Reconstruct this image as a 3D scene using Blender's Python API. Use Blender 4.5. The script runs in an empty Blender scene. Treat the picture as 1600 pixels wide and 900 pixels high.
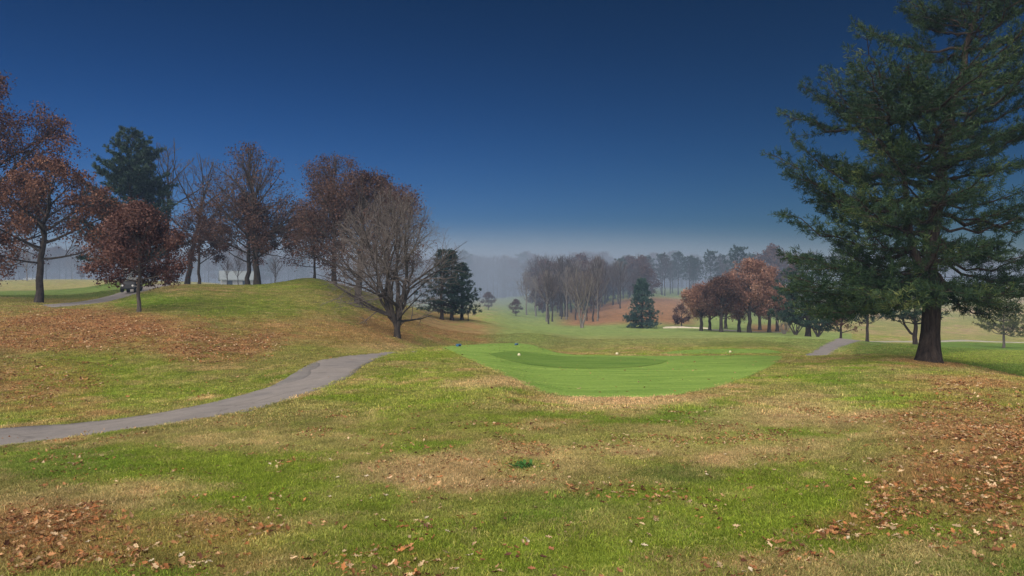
import bpy, bmesh, math, random
import numpy as np
from mathutils import Vector, Matrix
S = bpy.context.scene
COL = S.collection
R = math.radians
# ------------------------------------------------------------------ camera
F, HOR, EYE = 1142.0, 470.0, 1.7           # focal length in photo pixels, horizon row, eye height
cam_d = bpy.data.cameras.new('camera'); cam = bpy.data.objects.new('camera', cam_d); COL.objects.link(cam)
cam.location = (0, 0, EYE); cam.rotation_euler = (R(90), 0, 0)
cam_d.sensor_width = 36; cam_d.lens = 36 * F / 1600; cam_d.shift_y = (HOR - 450) / 1600
cam_d.clip_start = 0.05; cam_d.clip_end = 5000
S.camera = cam
# ------------------------------------------------------------------ sky and sun
SUN_EL, SUN_AZ = 42, -150                   # degrees; azimuth from +Y (view direction), negative = to the left/behind
w = bpy.data.worlds.new('World'); S.world = w; w.use_nodes = True
nt = w.node_tree; nt.nodes.clear()
out = nt.nodes.new('ShaderNodeOutputWorld'); bg = nt.nodes.new('ShaderNodeBackground'); sky = nt.nodes.new('ShaderNodeTexSky')
sky.sky_type = 'NISHITA'; sky.sun_disc = False; sky.sun_elevation = R(SUN_EL); sky.sun_rotation = R(-SUN_AZ)
sky.air_density = 1.3; sky.dust_density = 0.0; sky.ozone_density = 6.0
sep = nt.nodes.new('ShaderNodeSeparateColor'); comb = nt.nodes.new('ShaderNodeCombineColor'); nt.links.new(sky.outputs[0], sep.inputs[0])
for ch, (pw_, gn_) in enumerate(((2.8, .0110), (2.0, .0405), (2.5, .0205))):      # deeper, darker blue overhead
    m1 = nt.nodes.new('ShaderNodeMath'); m1.operation = 'POWER'; m1.inputs[1].default_value = pw_; nt.links.new(sep.outputs[ch], m1.inputs[0])
    m2 = nt.nodes.new('ShaderNodeMath'); m2.operation = 'MULTIPLY'; m2.inputs[1].default_value = gn_; nt.links.new(m1.outputs[0], m2.inputs[0])
    nt.links.new(m2.outputs[0], comb.inputs[ch])
nt.links.new(comb.outputs[0], bg.inputs[0])
bg.inputs[1].default_value = 0.05
nt.links.new(bg.outputs[0], out.inputs[0])
sd = bpy.data.lights.new('sun', 'SUN'); so = bpy.data.objects.new('sun', sd); COL.objects.link(so)
sd.energy = 3.6; sd.angle = R(100); sd.color = (1.0, 0.93, 0.83)
az, el = R(SUN_AZ), R(SUN_EL)
so.rotation_euler = Vector((math.sin(az) * math.cos(el), math.cos(az) * math.cos(el), math.sin(el))).to_track_quat('Z', 'Y').to_euler()
S.view_settings.view_transform = 'Standard'; S.view_settings.look = 'None'
S.view_settings.exposure = 0.85; S.view_settings.gamma = 1.0
S.cycles.volume_bounces = 0; S.cycles.max_bounces = 5; S.cycles.transparent_max_bounces = 8
HAZE_DENSITY, HAZE_COLOR, HAZE_TOP = 0.0007, (0.40, 0.60, 0.95), 21.0

# ------------------------------------------------------------------ helpers
def link(o, parent=None):
    COL.objects.link(o)
    if parent: o.parent = parent
    return o
def mesh_np(name, V, Q, mats, midx=None, col=None, smooth=False):
    """mesh from arrays: V (n,3), Q (m,4)"""
    me = bpy.data.meshes.new(name)
    V = np.asarray(V, dtype=np.float32); Q = np.asarray(Q, dtype=np.int32)
    me.vertices.add(len(V)); me.vertices.foreach_set('co', V.ravel())
    me.loops.add(Q.size); me.loops.foreach_set('vertex_index', Q.ravel())
    me.polygons.add(len(Q)); me.polygons.foreach_set('loop_start', np.arange(0, Q.size, Q.shape[1], dtype=np.int32))
    for m in mats: me.materials.append(m)
    if midx is not None: me.polygons.foreach_set('material_index', np.asarray(midx, dtype=np.int32))
    if smooth: me.polygons.foreach_set('use_smooth', np.ones(len(Q), dtype=bool))
    me.update(calc_edges=True)
    if col is not None:
        a = me.color_attributes.new('col', 'FLOAT_COLOR', 'POINT')
        c = np.ones((len(V), 4), dtype=np.float32); c[:, :3] = col
        a.data.foreach_set('color', c.ravel())
    return me
def obj(name, me, parent=None, loc=None):
    o = bpy.data.objects.new(name, me)
    if loc is not None: o.location = loc
    return link(o, parent)
def empty(name, loc, rz=0.0):
    o = bpy.data.objects.new(name, None); o.empty_display_size = 0.3
    o.location = loc; o.rotation_euler = (0, 0, rz); return link(o)
def tag(o, label=None, cat=None, group=None, kind=None):
    if label: o['label'] = label
    if cat: o['category'] = cat
    if group: o['group'] = group
    if kind: o['kind'] = kind
    return o
def vnoise(x, y, seed=0):
    """smooth value noise, numpy, about -1..1"""
    def h(i, j):
        n = (i * 374761393 + j * 668265263 + seed * 974634777) & 0xFFFFFFFF
        n = ((n ^ (n >> 13)) * 1274126177) & 0xFFFFFFFF
        return ((n ^ (n >> 16)) & 0xFFFF) / 32767.5 - 1
    xi = np.floor(x).astype(np.int64); yi = np.floor(y).astype(np.int64)
    fx = x - xi; fy = y - yi; u = fx * fx * (3 - 2 * fx); v = fy * fy * (3 - 2 * fy)
    return (h(xi, yi) * (1 - u) + h(xi + 1, yi) * u) * (1 - v) + (h(xi, yi + 1) * (1 - u) + h(xi + 1, yi + 1) * u) * v
def fbm(x, y, seed=0, oct=4):
    s = 0; a = 1; t = 0
    for k in range(oct):
        s = s + a * vnoise(x * 2**k + 17.3 * k, y * 2**k - 9.1 * k, seed + k); t += a; a *= 0.5
    return s / t
def sstep(a, b, x):
    t = np.clip((x - a) / (b - a), 0, 1); return t * t * (3 - 2 * t)

# ------------------------------------------------------------------ materials
def mat_base(name, rough=0.9, spec=0.2):
    m = bpy.data.materials.new(name); m.use_nodes = True
    b = m.node_tree.nodes['Principled BSDF']; b.inputs['Roughness'].default_value = rough
    b.inputs['Specular IOR Level'].default_value = spec
    return m, m.node_tree, b
def ramp(nt, fac, stops):
    r = nt.nodes.new('ShaderNodeValToRGB'); e = r.color_ramp.elements
    while len(e) < len(stops): e.new(0.5)
    for el_, (p, c) in zip(e, stops): el_.position = p; el_.color = (*c, 1)
    nt.links.new(fac, r.inputs[0]); return r.outputs[0]
def noise(nt, scale, detail=4, rough=0.6, vec=None, w3=None):
    n = nt.nodes.new('ShaderNodeTexNoise'); n.inputs['Scale'].default_value = scale; n.inputs['Detail'].default_value = detail
    n.inputs['Roughness'].default_value = rough
    if vec is not None: nt.links.new(vec, n.inputs['Vector'])
    return n.outputs['Fac']
def objco(nt, scale=(1, 1, 1)):
    t = nt.nodes.new('ShaderNodeTexCoord'); mp = nt.nodes.new('ShaderNodeMapping'); mp.inputs['Scale'].default_value = scale
    nt.links.new(t.outputs['Object'], mp.inputs['Vector']); return mp.outputs[0]
def bump(nt, b, h, strength=0.5, dist=0.02):
    n = nt.nodes.new('ShaderNodeBump'); n.inputs['Strength'].default_value = strength; n.inputs['Distance'].default_value = dist
    nt.links.new(h, n.inputs['Height']); nt.links.new(n.outputs[0], b.inputs['Normal'])
def mixc(nt, fac, a, b, mode='MIX'):
    m = nt.nodes.new('ShaderNodeMix'); m.data_type = 'RGBA'; m.blend_type = mode
    for k, v in ((0, fac), (6, a), (7, b)):
        if isinstance(v, (int, float)): m.inputs[k].default_value = v
        elif isinstance(v, tuple): m.inputs[k].default_value = (*v, 1)
        else: nt.links.new(v, m.inputs[k])
    return m.outputs[2]
def mat_plain(name, c, rough=0.6, spec=0.4, var=0.15, scale=8, metal=0):
    m, nt, b = mat_base(name, rough, spec)
    f = noise(nt, scale, 4, 0.6, objco(nt))
    nt.links.new(ramp(nt, f, [(0.3, tuple(x * (1 - var) for x in c)), (0.7, tuple(min(1, x * (1 + var)) for x in c))]), b.inputs['Base Color'])
    b.inputs['Metallic'].default_value = metal
    return m
def mat_bark(name, dark, light, sc=6):
    m, nt, b = mat_base(name, 0.95, 0.1)
    v = objco(nt, (sc, sc, sc * 0.16)); f = noise(nt, 2.2, 6, 0.75, v)
    f2 = noise(nt, 1.3, 3, 0.5, objco(nt))
    c = ramp(nt, f, [(0.34, dark), (0.52, tuple((a + l) / 2 for a, l in zip(dark, light))), (0.68, light)])
    nt.links.new(mixc(nt, 0.5, c, ramp(nt, f2, [(0.3, (0.55,) * 3), (0.7, (1.3,) * 3)]), 'MULTIPLY'), b.inputs['Base Color'])
    bump(nt, b, f, 1.0, 0.05); return m
def mat_leaf(name, stops, trans=0.15, rough=0.75, spec=0.15, clump=0.7):
    """leaf colour differs leaf by leaf and clump by clump"""
    m, nt, b = mat_base(name, rough, spec)
    g = nt.nodes.new('ShaderNodeNewGeometry')
    f2 = noise(nt, clump, 3, 0.6, objco(nt))
    ad = nt.nodes.new('ShaderNodeMath'); ad.operation = 'MULTIPLY_ADD'; ad.inputs[1].default_value = 0.5
    nt.links.new(g.outputs['Random Per Island'], ad.inputs[0])
    sc = nt.nodes.new('ShaderNodeMath'); sc.operation = 'MULTIPLY_ADD'; sc.inputs[1].default_value = 1.5; sc.inputs[2].default_value = -0.5
    nt.links.new(f2, sc.inputs[0]); nt.links.new(sc.outputs[0], ad.inputs[2])
    c = ramp(nt, ad.outputs[0], stops)
    nt.links.new(c, b.inputs['Base Color'])
    if trans:
        tr = nt.nodes.new('ShaderNodeBsdfTranslucent'); nt.links.new(c, tr.inputs[0])
        mx = nt.nodes.new('ShaderNodeMixShader'); mx.inputs[0].default_value = trans
        o = nt.nodes['Material Output']; nt.links.new(b.outputs[0], mx.inputs[1]); nt.links.new(tr.outputs[0], mx.inputs[2]); nt.links.new(mx.outputs[0], o.inputs[0])
    return m
def mat_instcol(name, attr_var=True):
    m, nt, b = mat_base(name, 0.8, 0.1)
    a = nt.nodes.new('ShaderNodeAttribute'); a.attribute_type = 'INSTANCER'; a.attribute_name = 'gcol'
    g = nt.nodes.new('ShaderNodeNewGeometry')
    c = ramp(nt, g.outputs['Random Per Island'], [(0.0, (0.55, 0.6, 0.5)), (0.5, (1.0, 1.0, 1.0)), (0.85, (1.45, 1.3, 1.25)), (1.0, (2.1, 1.7, 1.7))])
    cc = mixc(nt, 1.0, a.outputs['Color'], c, 'MULTIPLY')
    nt.links.new(cc, b.inputs['Base Color'])
    tr = nt.nodes.new('ShaderNodeBsdfTranslucent'); nt.links.new(cc, tr.inputs[0])
    mx = nt.nodes.new('ShaderNodeMixShader'); mx.inputs[0].default_value = 0.25
    o = nt.nodes['Material Output']; nt.links.new(b.outputs[0], mx.inputs[1]); nt.links.new(tr.outputs[0], mx.inputs[2]); nt.links.new(mx.outputs[0], o.inputs[0])
    return m
M = {}
M['bark'] = mat_bark('bark', (0.022, 0.018, 0.016), (0.10, 0.085, 0.075))
M['pine_bark'] = mat_bark('pine_bark', (0.016, 0.013, 0.012), (0.085, 0.065, 0.055), 5)
M['grey_bark'] = mat_bark('grey_bark', (0.06, 0.05, 0.045), (0.20, 0.17, 0.15), 7)
M['pale_bark'] = mat_bark('pale_bark', (0.10, 0.09, 0.08), (0.28, 0.25, 0.22), 5)
M['twig'] = mat_plain('twig', (0.085, 0.068, 0.062), 0.9, 0.1, 0.3)
M['grey_twig'] = mat_plain('grey_twig', (0.15, 0.128, 0.12), 0.9, 0.1, 0.3)
M['red_leaf'] = mat_leaf('red_brown_leaves', [(0.0, (0.025, 0.012, 0.012)), (0.35, (0.075, 0.035, 0.031)), (0.65, (0.135, 0.066, 0.053)), (1.0, (0.28, 0.165, 0.13))])
M['rust_leaf'] = mat_leaf('rust_leaves', [(0.0, (0.04, 0.018, 0.014)), (0.4, (0.115, 0.054, 0.038)), (0.7, (0.19, 0.092, 0.058)), (1.0, (0.33, 0.19, 0.13))])
M['hazed_leaf'] = mat_leaf('hazed_leaves', [(0.0, (0.10, 0.05, 0.038)), (0.5, (0.24, 0.125, 0.09)), (1.0, (0.42, 0.26, 0.19))])  # haze over the brown row is put into this paler leaf colour
M['dull_leaf'] = mat_leaf('dull_brown_leaves', [(0.0, (0.03, 0.016, 0.014)), (0.5, (0.085, 0.047, 0.038)), (1.0, (0.17, 0.10, 0.075))])
M['needle'] = mat_leaf('pine_needles', [(0.0, (0.005, 0.018, 0.011)), (0.45, (0.016, 0.042, 0.019)), (0.75, (0.045, 0.080, 0.024)), (1.0, (0.15, 0.17, 0.05))], 0.12, 0.6, 0.3, 0.55)
M['dark_needle'] = mat_leaf('dark_pine_needles', [(0.0, (0.008, 0.022, 0.016)), (0.5, (0.020, 0.048, 0.032)), (1.0, (0.055, 0.085, 0.052))], 0.1, 0.6, 0.3)
M['blue_needle'] = mat_leaf('blue_spruce_needles', [(0.0, (0.016, 0.040, 0.034)), (0.5, (0.038, 0.080, 0.066)), (1.0, (0.085, 0.135, 0.11))], 0.1, 0.6, 0.3)
M['olive_needle'] = mat_leaf('olive_needles', [(0.0, (0.03, 0.045, 0.018)), (0.5, (0.085, 0.10, 0.035)), (1.0, (0.16, 0.16, 0.06))], 0.12, 0.6, 0.3)
M['grass'] = mat_instcol('grass_blades'); M['litter'] = mat_instcol('fallen_leaf_litter')

# ------------------------------------------------------------------ terrain heights
# one profile per direction: (depth m, image row if >100 else height m)
TAIL = {}
cols = {
 -150: [(4,0),(8,-.3),(12,-.75),(14.5,-.85),(20,-.5),(30,.4),(42,1.35),(60,1.7),(100,3),(200,6.5),(330,9),(520,9)],
 0:    [(4,0),(8,-.3),(12,700),(14.4,670),(20,603),(30,527),(40,481),(50,471),(62,463),(100,452),(200,439),(330,8),(520,8)],
 105:  [(4,0),(8,-.3),(12.4,688),(14.9,662),(20,602),(30,524),(40,485),(46,478),(52,474),(62,465),(75,456),(100,450),(200,438),(330,8),(520,8)],
 200:  [(4,0),(8,-.3),(12.8,675),(15.4,652),(21,592),(30,522),(38,488),(44,477),(52,468),(60,459),(66,451),(76,439),(90,440),(130,440),(200,439),(330,8),(520,8)],
 300:  [(4,0),(8,-.28),(13.5,658),(16.2,636),(22,578),(32,510),(42,473),(52,455),(60,446),(66,445),(76,449),(100,450),(200,441),(330,8),(520,8)],
 400:  [(4,0),(8,-.25),(15,640),(18,612),(25,560),(35,508),(48,468),(58,452),(66,446),(76,452),(100,458),(200,448),(330,7),(520,7)],
 480:  [(4,0),(8,-.22),(16.5,616),(21.5,573),(28,545),(40,500),(55,458),(68,434),(75,432),(85,442),(120,462),(200,458),(330,6),(520,6)],
 560:  [(4,0),(8,-.2),(14,642),(20,580),(26.5,556),(38,527),(50,494),(60,476),(72,457),(82,451),(95,462),(120,475),(200,470),(330,5),(520,5)],
 640:  [(4,0),(8,-.2),(14,632),(20,585),(26,560),(30,552),(34,-.95),(40,-.95),(46,534),(60,510),(75,487),(85,479),(98,488),(130,492),(200,480),(330,4),(520,5)],
 700:  [(4,0),(8,-.17),(14,625),(20,582),(28,557),(36,545),(40,541),(44,-1.5),(50,-1.85),(60,527),(75,505),(88,489),(98,490),(130,497),(200,482),(330,5),(520,7)],
 760:  [(4,0),(8,-.16),(14,622),(20,584),(28,560),(36,545),(40,539.5),(44,-1.6),(52,-2.0),(60,533),(70,517),(80,503),(90,-.95),(105,501),(130,492),(160,484),(200,476),(260,468),(340,3),(520,8)],
 830:  [(4,0),(8,-.15),(12,655),(16.5,613),(24,580),(32,558),(38,545),(41,541),(46,-1.7),(55,537),(64,522),(72,514),(82,-2.1),(100,515),(130,506),(160,493),(200,480),(260,462),(340,5),(520,9)],
 900:  [(4,0),(8,-.15),(12,655),(17,620),(24,583),(32,562),(38,552),(42,-1.5),(48,-1.8),(58,539),(70,528),(85,520),(100,515),(118,511),(140,500),(170,485),(200,475),(250,462),(330,6),(520,9)],
 1000: [(4,0),(8,-.15),(12,655),(17,618),(24,583),(32,560),(38,553),(43,-1.3),(50,541),(60,534),(75,524),(95,517),(115,512),(125,501),(145,482),(170,466),(200,459),(250,453),(330,8),(520,10)],
 1100: [(4,0),(8,-.15),(12,657),(17,614),(24,581),(32,560),(38,552),(44,547),(50,542),(60,534),(75,523),(95,518),(115,512),(125,508),(145,492),(170,472),(200,461),(250,452),(330,8),(520,10)],
 1200: [(4,0),(8,-.15),(12,660),(17,612),(24,579),(32,558),(40,548),(50,540),(60,531),(75,523),(95,520),(115,515),(150,500),(200,480),(250,462),(330,8),(520,10)],
 1290: [(4,0),(8,-.1),(12,662),(18,603),(25,570),(31,557.5),(36,-1.25),(42,-1.75),(48,-1.97),(58,541),(70,527),(78,-2.4),(95,522),(110,514),(140,497),(180,478),(220,462),(280,452),(340,9),(520,11)],
 1400: [(4,0),(8,-.05),(12,655),(18,597),(25,563),(30,555),(38,545),(48,537),(60,-2.2),(75,-2.7),(88,533),(100,525),(130,507),(170,482),(200,467),(260,450),(340,9),(520,11)],
 1500: [(4,0),(8,0),(12,648),(18,595),(22,579),(25,571),(32,562),(45,552),(60,545),(80,540),(95,533),(110,522),(130,508),(160,488),(190,472),(230,458),(300,447),(520,12)],
 1600: [(4,0),(8,0),(12,655),(16,620),(20,593),(24,-.95),(30,582),(40,568),(55,553),(75,545),(95,536),(110,525),(130,510),(160,486),(190,467),(230,450),(300,441),(520,12)],
 1760: [(4,0),(8,-.1),(12,-.3),(16,-.6),(24,-1.3),(40,-2),(55,-2.4),(75,-3.2),(95,-3.6),(130,-2.5),(160,0),(190,3),(230,6),(300,10),(520,12)],
}
def pchip(x, y, xq):
    h = np.diff(x); d = np.diff(y) / h; m = np.zeros_like(y)
    for i in range(1, len(x) - 1):
        if d[i-1] * d[i] > 0:
            w1 = 2 * h[i] + h[i-1]; w2 = h[i] + 2 * h[i-1]; m[i] = (w1 + w2) / (w1 / d[i-1] + w2 / d[i])
    m[0] = d[0]; m[-1] = d[-1]
    i = np.clip(np.searchsorted(x, xq) - 1, 0, len(h) - 1); t = np.clip((xq - x[i]) / h[i], 0, 1)
    return (2*t**3-3*t**2+1)*y[i] + (t**3-2*t**2+t)*h[i]*m[i] + (-2*t**3+3*t**2)*y[i+1] + (t**3-t**2)*h[i]*m[i+1]
LD0, LD1, ND = math.log(3.0), math.log(520.0), 420
ldq = np.linspace(LD0, LD1, ND)
pxs = sorted(cols); Zc = []
for px in pxs:
    pr = cols[px]; dd = np.array([3.0] + [p[0] for p in pr], float)
    zz = np.array([0.0] + [(EYE - (p[1] - HOR) * p[0] / F) if p[1] > 100 else p[1] for p in pr], float)
    Zc.append(pchip(np.log(dd), zz, ldq))
Zc = np.array(Zc)
PX0, PX1, NPX = -150.0, 1760.0, 383
pxq = np.linspace(PX0, PX1, NPX)
ZG = np.array([pchip(np.array(pxs, float), Zc[:, k], pxq) for k in range(ND)]).T      # (NPX, ND)
def blur(A, sig, axis):
    k = np.arange(-int(3*sig)-1, int(3*sig)+2); g = np.exp(-k**2/(2*sig**2)); g /= g.sum()
    P = np.pad(A, [(len(k)//2,)*2 if a == axis else (0, 0) for a in range(2)], mode='edge')
    return np.apply_along_axis(lambda r: np.convolve(r, g, 'valid'), axis, P)
ZG = blur(blur(ZG, 4.0, 0), 1.6, 1)
def height(x, y):
    x = np.asarray(x, float); y = np.asarray(y, float)
    r = np.hypot(x, y) + 1e-6; a = np.arctan2(x, y)
    ac = np.clip(a, math.atan((PX0 - 800) / F), math.atan((PX1 - 800) / F))
    d = r * np.cos(ac); px = 800 + F * np.tan(ac)
    u = (px - PX0) / (PX1 - PX0) * (NPX - 1); v = (np.log(np.maximum(d, 3.0)) - LD0) / (LD1 - LD0) * (ND - 1)
    u = np.clip(u, 0, NPX - 1.001); v = np.clip(v, 0, ND - 1.001)
    i = u.astype(int); j = v.astype(int); fu = u - i; fv = v - j
    z = (ZG[i, j]*(1-fu) + ZG[i+1, j]*fu)*(1-fv) + (ZG[i, j+1]*(1-fu) + ZG[i+1, j+1]*fu)*fv
    back = sstep(R(55), R(110), np.abs(a)); z = z * (1 - back * 0.9)
    amp = 0.035 * sstep(3, 12, r) + 0.10 * sstep(60, 160, r)
    return z + amp * fbm(x * 0.35, y * 0.35, 5, 3) + 0.012 * fbm(x * 1.7, y * 1.7, 9, 2)
def H1(x, y): return float(height(np.array([x]), np.array([y]))[0])
def ground(px, py, d0=3.5, d1=450):
    """first ground point seen at a photo pixel, from depth d0 on"""
    d = np.exp(np.linspace(math.log(d0), math.log(d1), 1600)); x = (px - 800) / F * d
    row = HOR + (EYE - height(x, d)) * F / d
    k = np.argmax(row <= py)
    if row[k] > py: k = int(np.argmin(row))
    if k > 0:
        t = (row[k-1] - py) / max(1e-9, row[k-1] - row[k]); dk = d[k-1] + (d[k] - d[k-1]) * min(1, max(0, t))
    else: dk = d[0]
    return ((px - 800) / F * dk, dk)
def at(px, d): return ((px - 800) / F * d, d)

# ------------------------------------------------------------------ ground cover map (what grows or lies where)
TEE_LO = [(693,543.8),(760,574),(820,602),(848,615.5),(890,620.5),(950,621.5),(1010,621.5),(1060,617.5),(1120,606),(1170,589),(1205,573),(1222,561)]
TEE_HI = [(693,543),(720,540),(760,537.5),(800,536.5),(832,539),(850,546),(870,552),(900,555.5),(960,556.5),(1030,557),(1100,556.5),(1160,556),(1222,557)]
TNG_LO = [(765,555),(780,560),(800,566),(830,571.5),(870,575.5),(915,577),(960,576.5),(1000,574.5),(1030,570),(1043,565.3)]
TNG_HI = [(765,554.5),(780,551.5),(800,550),(830,551.5),(860,556),(900,558.5),(960,559),(1000,560.5),(1043,564.7)]
TE2_LO = [(1028,554),(1060,553.8),(1150,553.3),(1222,553)]
TE2_HI = [(1028,553.4),(1050,549.5),(1085,546.8),(1150,545.5),(1205,547),(1222,552)]
def edge_world(pts, n, **k):
    p = np.array(pts, float); t = np.linspace(p[0, 0], p[-1, 0], n); yy = np.interp(t, p[:, 0], p[:, 1])
    return np.array([ground(a, b, **k) for a, b in zip(t, yy)])
def strip_world(lo, hi, n, **k):
    A = edge_world(lo, n, **k); B = edge_world(hi, n, **k)
    ker = np.ones(5) / 5
    for E in (A, B):
        for c in (0, 1):
            q = np.pad(E[:, c], 2, mode='edge'); E[2:-2, c] = np.convolve(q, ker, 'valid')[2:-2]
    return A, B
TEE = strip_world(TEE_LO, TEE_HI, 240, d0=12, d1=60)
TNG = strip_world(TNG_LO, TNG_HI, 160, d0=20, d1=60)
TE2 = strip_world(TE2_LO, TE2_HI, 100, d0=36, d1=60)
def in_poly(x, y, poly):
    ins = np.zeros(x.shape, bool); n = len(poly)
    bb = (x > poly[:, 0].min()) & (x < poly[:, 0].max()) & (y > poly[:, 1].min()) & (y < poly[:, 1].max())
    xs, ys = x[bb], y[bb]; r = np.zeros(xs.shape, bool)
    for i in range(n):
        x1, y1 = poly[i]; x2, y2 = poly[(i + 1) % n]
        if y1 == y2: continue
        c = ((y1 > ys) != (y2 > ys)) & (xs < (x2 - x1) * (ys - y1) / (y2 - y1) + x1); r ^= c
    ins[bb] = r; return ins
def poly_of(AB): return np.vstack([AB[0], AB[1][::-1]])
P_TEE, P_TNG, P_TE2 = poly_of(TEE), poly_of(TNG), poly_of(TE2)
# patches: (px, py, rx, ry, kind, strength [, depth hint])
C_GREEN = (0.195, 0.265, 0.032); C_LUSH = (0.135, 0.225, 0.026); C_DARK = (0.10, 0.150, 0.030); C_TAN = (0.52, 0.385, 0.215)
C_OLIVE = (0.255, 0.245, 0.080); C_LITTER = (0.34, 0.18, 0.09); C_BROWN = (0.34, 0.220, 0.095); C_FAIR = (0.20, 0.270, 0.085)
PATCH = [
 (330,745,190,50,'green',1),(90,725,110,22,'lush',.8),(420,780,120,40,'green',.7),(1260,800,280,60,'green',1),(880,800,90,25,'lush',.9),(1062,745,58,17,'dark',.75),
 (860,870,330,45,'green',.9),(560,830,160,50,'green',.55),(1092,648,95,16,'lush',.9),(640,610,110,34,'green',.7),(660,555,70,10,'green',.9),(560,700,120,24,'green',.5),
 (1480,760,70,45,'dark',.45),(1500,890,200,14,'lush',.8),(1370,610,80,30,'lush',.5),(1280,590,60,18,'lush',.45),
 (720,745,130,38,'tan',.7),(880,715,120,26,'tan',.45),(990,700,70,14,'tan',.4),(950,632,150,12,'tan',.75),(250,765,80,16,'tan',.6),(140,790,150,24,'tan',.35),(1230,700,90,16,'tan',.5),(1120,720,50,12,'tan',.5),
 (1190,650,90,20,'tan',.45),(1290,640,100,25,'tan',.4),(1250,885,200,13,'tan',.55),(760,600,70,10,'tan',.6),(420,690,160,16,'tan',.35),(1100,690,120,18,'tan',.45),
 (90,850,210,55,'litter',.85),(350,842,130,38,'litter',.75),(330,880,160,24,'litter',.5),(600,885,150,18,'litter',.3),(1540,745,140,72,'litter',.9),(1500,655,110,60,'litter',.6),(1180,880,120,18,'litter',.35),(1345,822,55,20,'litter',.95),
 (1390,780,34,30,'litter',.8),(1560,620,50,20,'litter',.35),(720,745,100,28,'litter',.22),(1330,835,60,10,'litter',.6),(1600,700,60,80,'litter',.9),
 (1460,600,80,14,'brown',.35),(1540,595,70,12,'brown',.7),
 (110,520,230,34,'litter',1),(320,535,130,26,'litter',.9),(50,600,110,42,'litter',.6),(330,556,80,14,'litter',.55),(180,500,170,14,'brown',.7),(60,640,150,16,'brown',.5),
 (160,580,130,34,'green',.75),(260,610,160,20,'green',.6),(330,480,120,20,'lush',.55),(420,478,120,22,'green',.4),(230,470,60,10,'lush',.7),
 (470,512,120,18,'brown',.4),(560,520,110,22,'brown',.55),(420,520,60,18,'litter',.35),(490,560,110,26,'green',.25),(640,510,90,24,'brown',.6),(740,520,80,16,'brown',.8),(700,500,50,14,'brown',.5),
 (450,445,90,10,'green',.7),(1452,567,70,7,'brown',.9),(1090,690,160,14,'green',.5),(700,660,130,20,'green',.4),(590,545,60,8,'tan',.3)]
PG = []
for p in PATCH:
    gx, gy = ground(p[0], p[1], d0=3.6); PG.append((p, gy))
BASEC = {'green': C_GREEN, 'lush': C_LUSH, 'dark': C_DARK, 'tan': C_TAN, 'brown': C_BROWN, 'litter': None}
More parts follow.
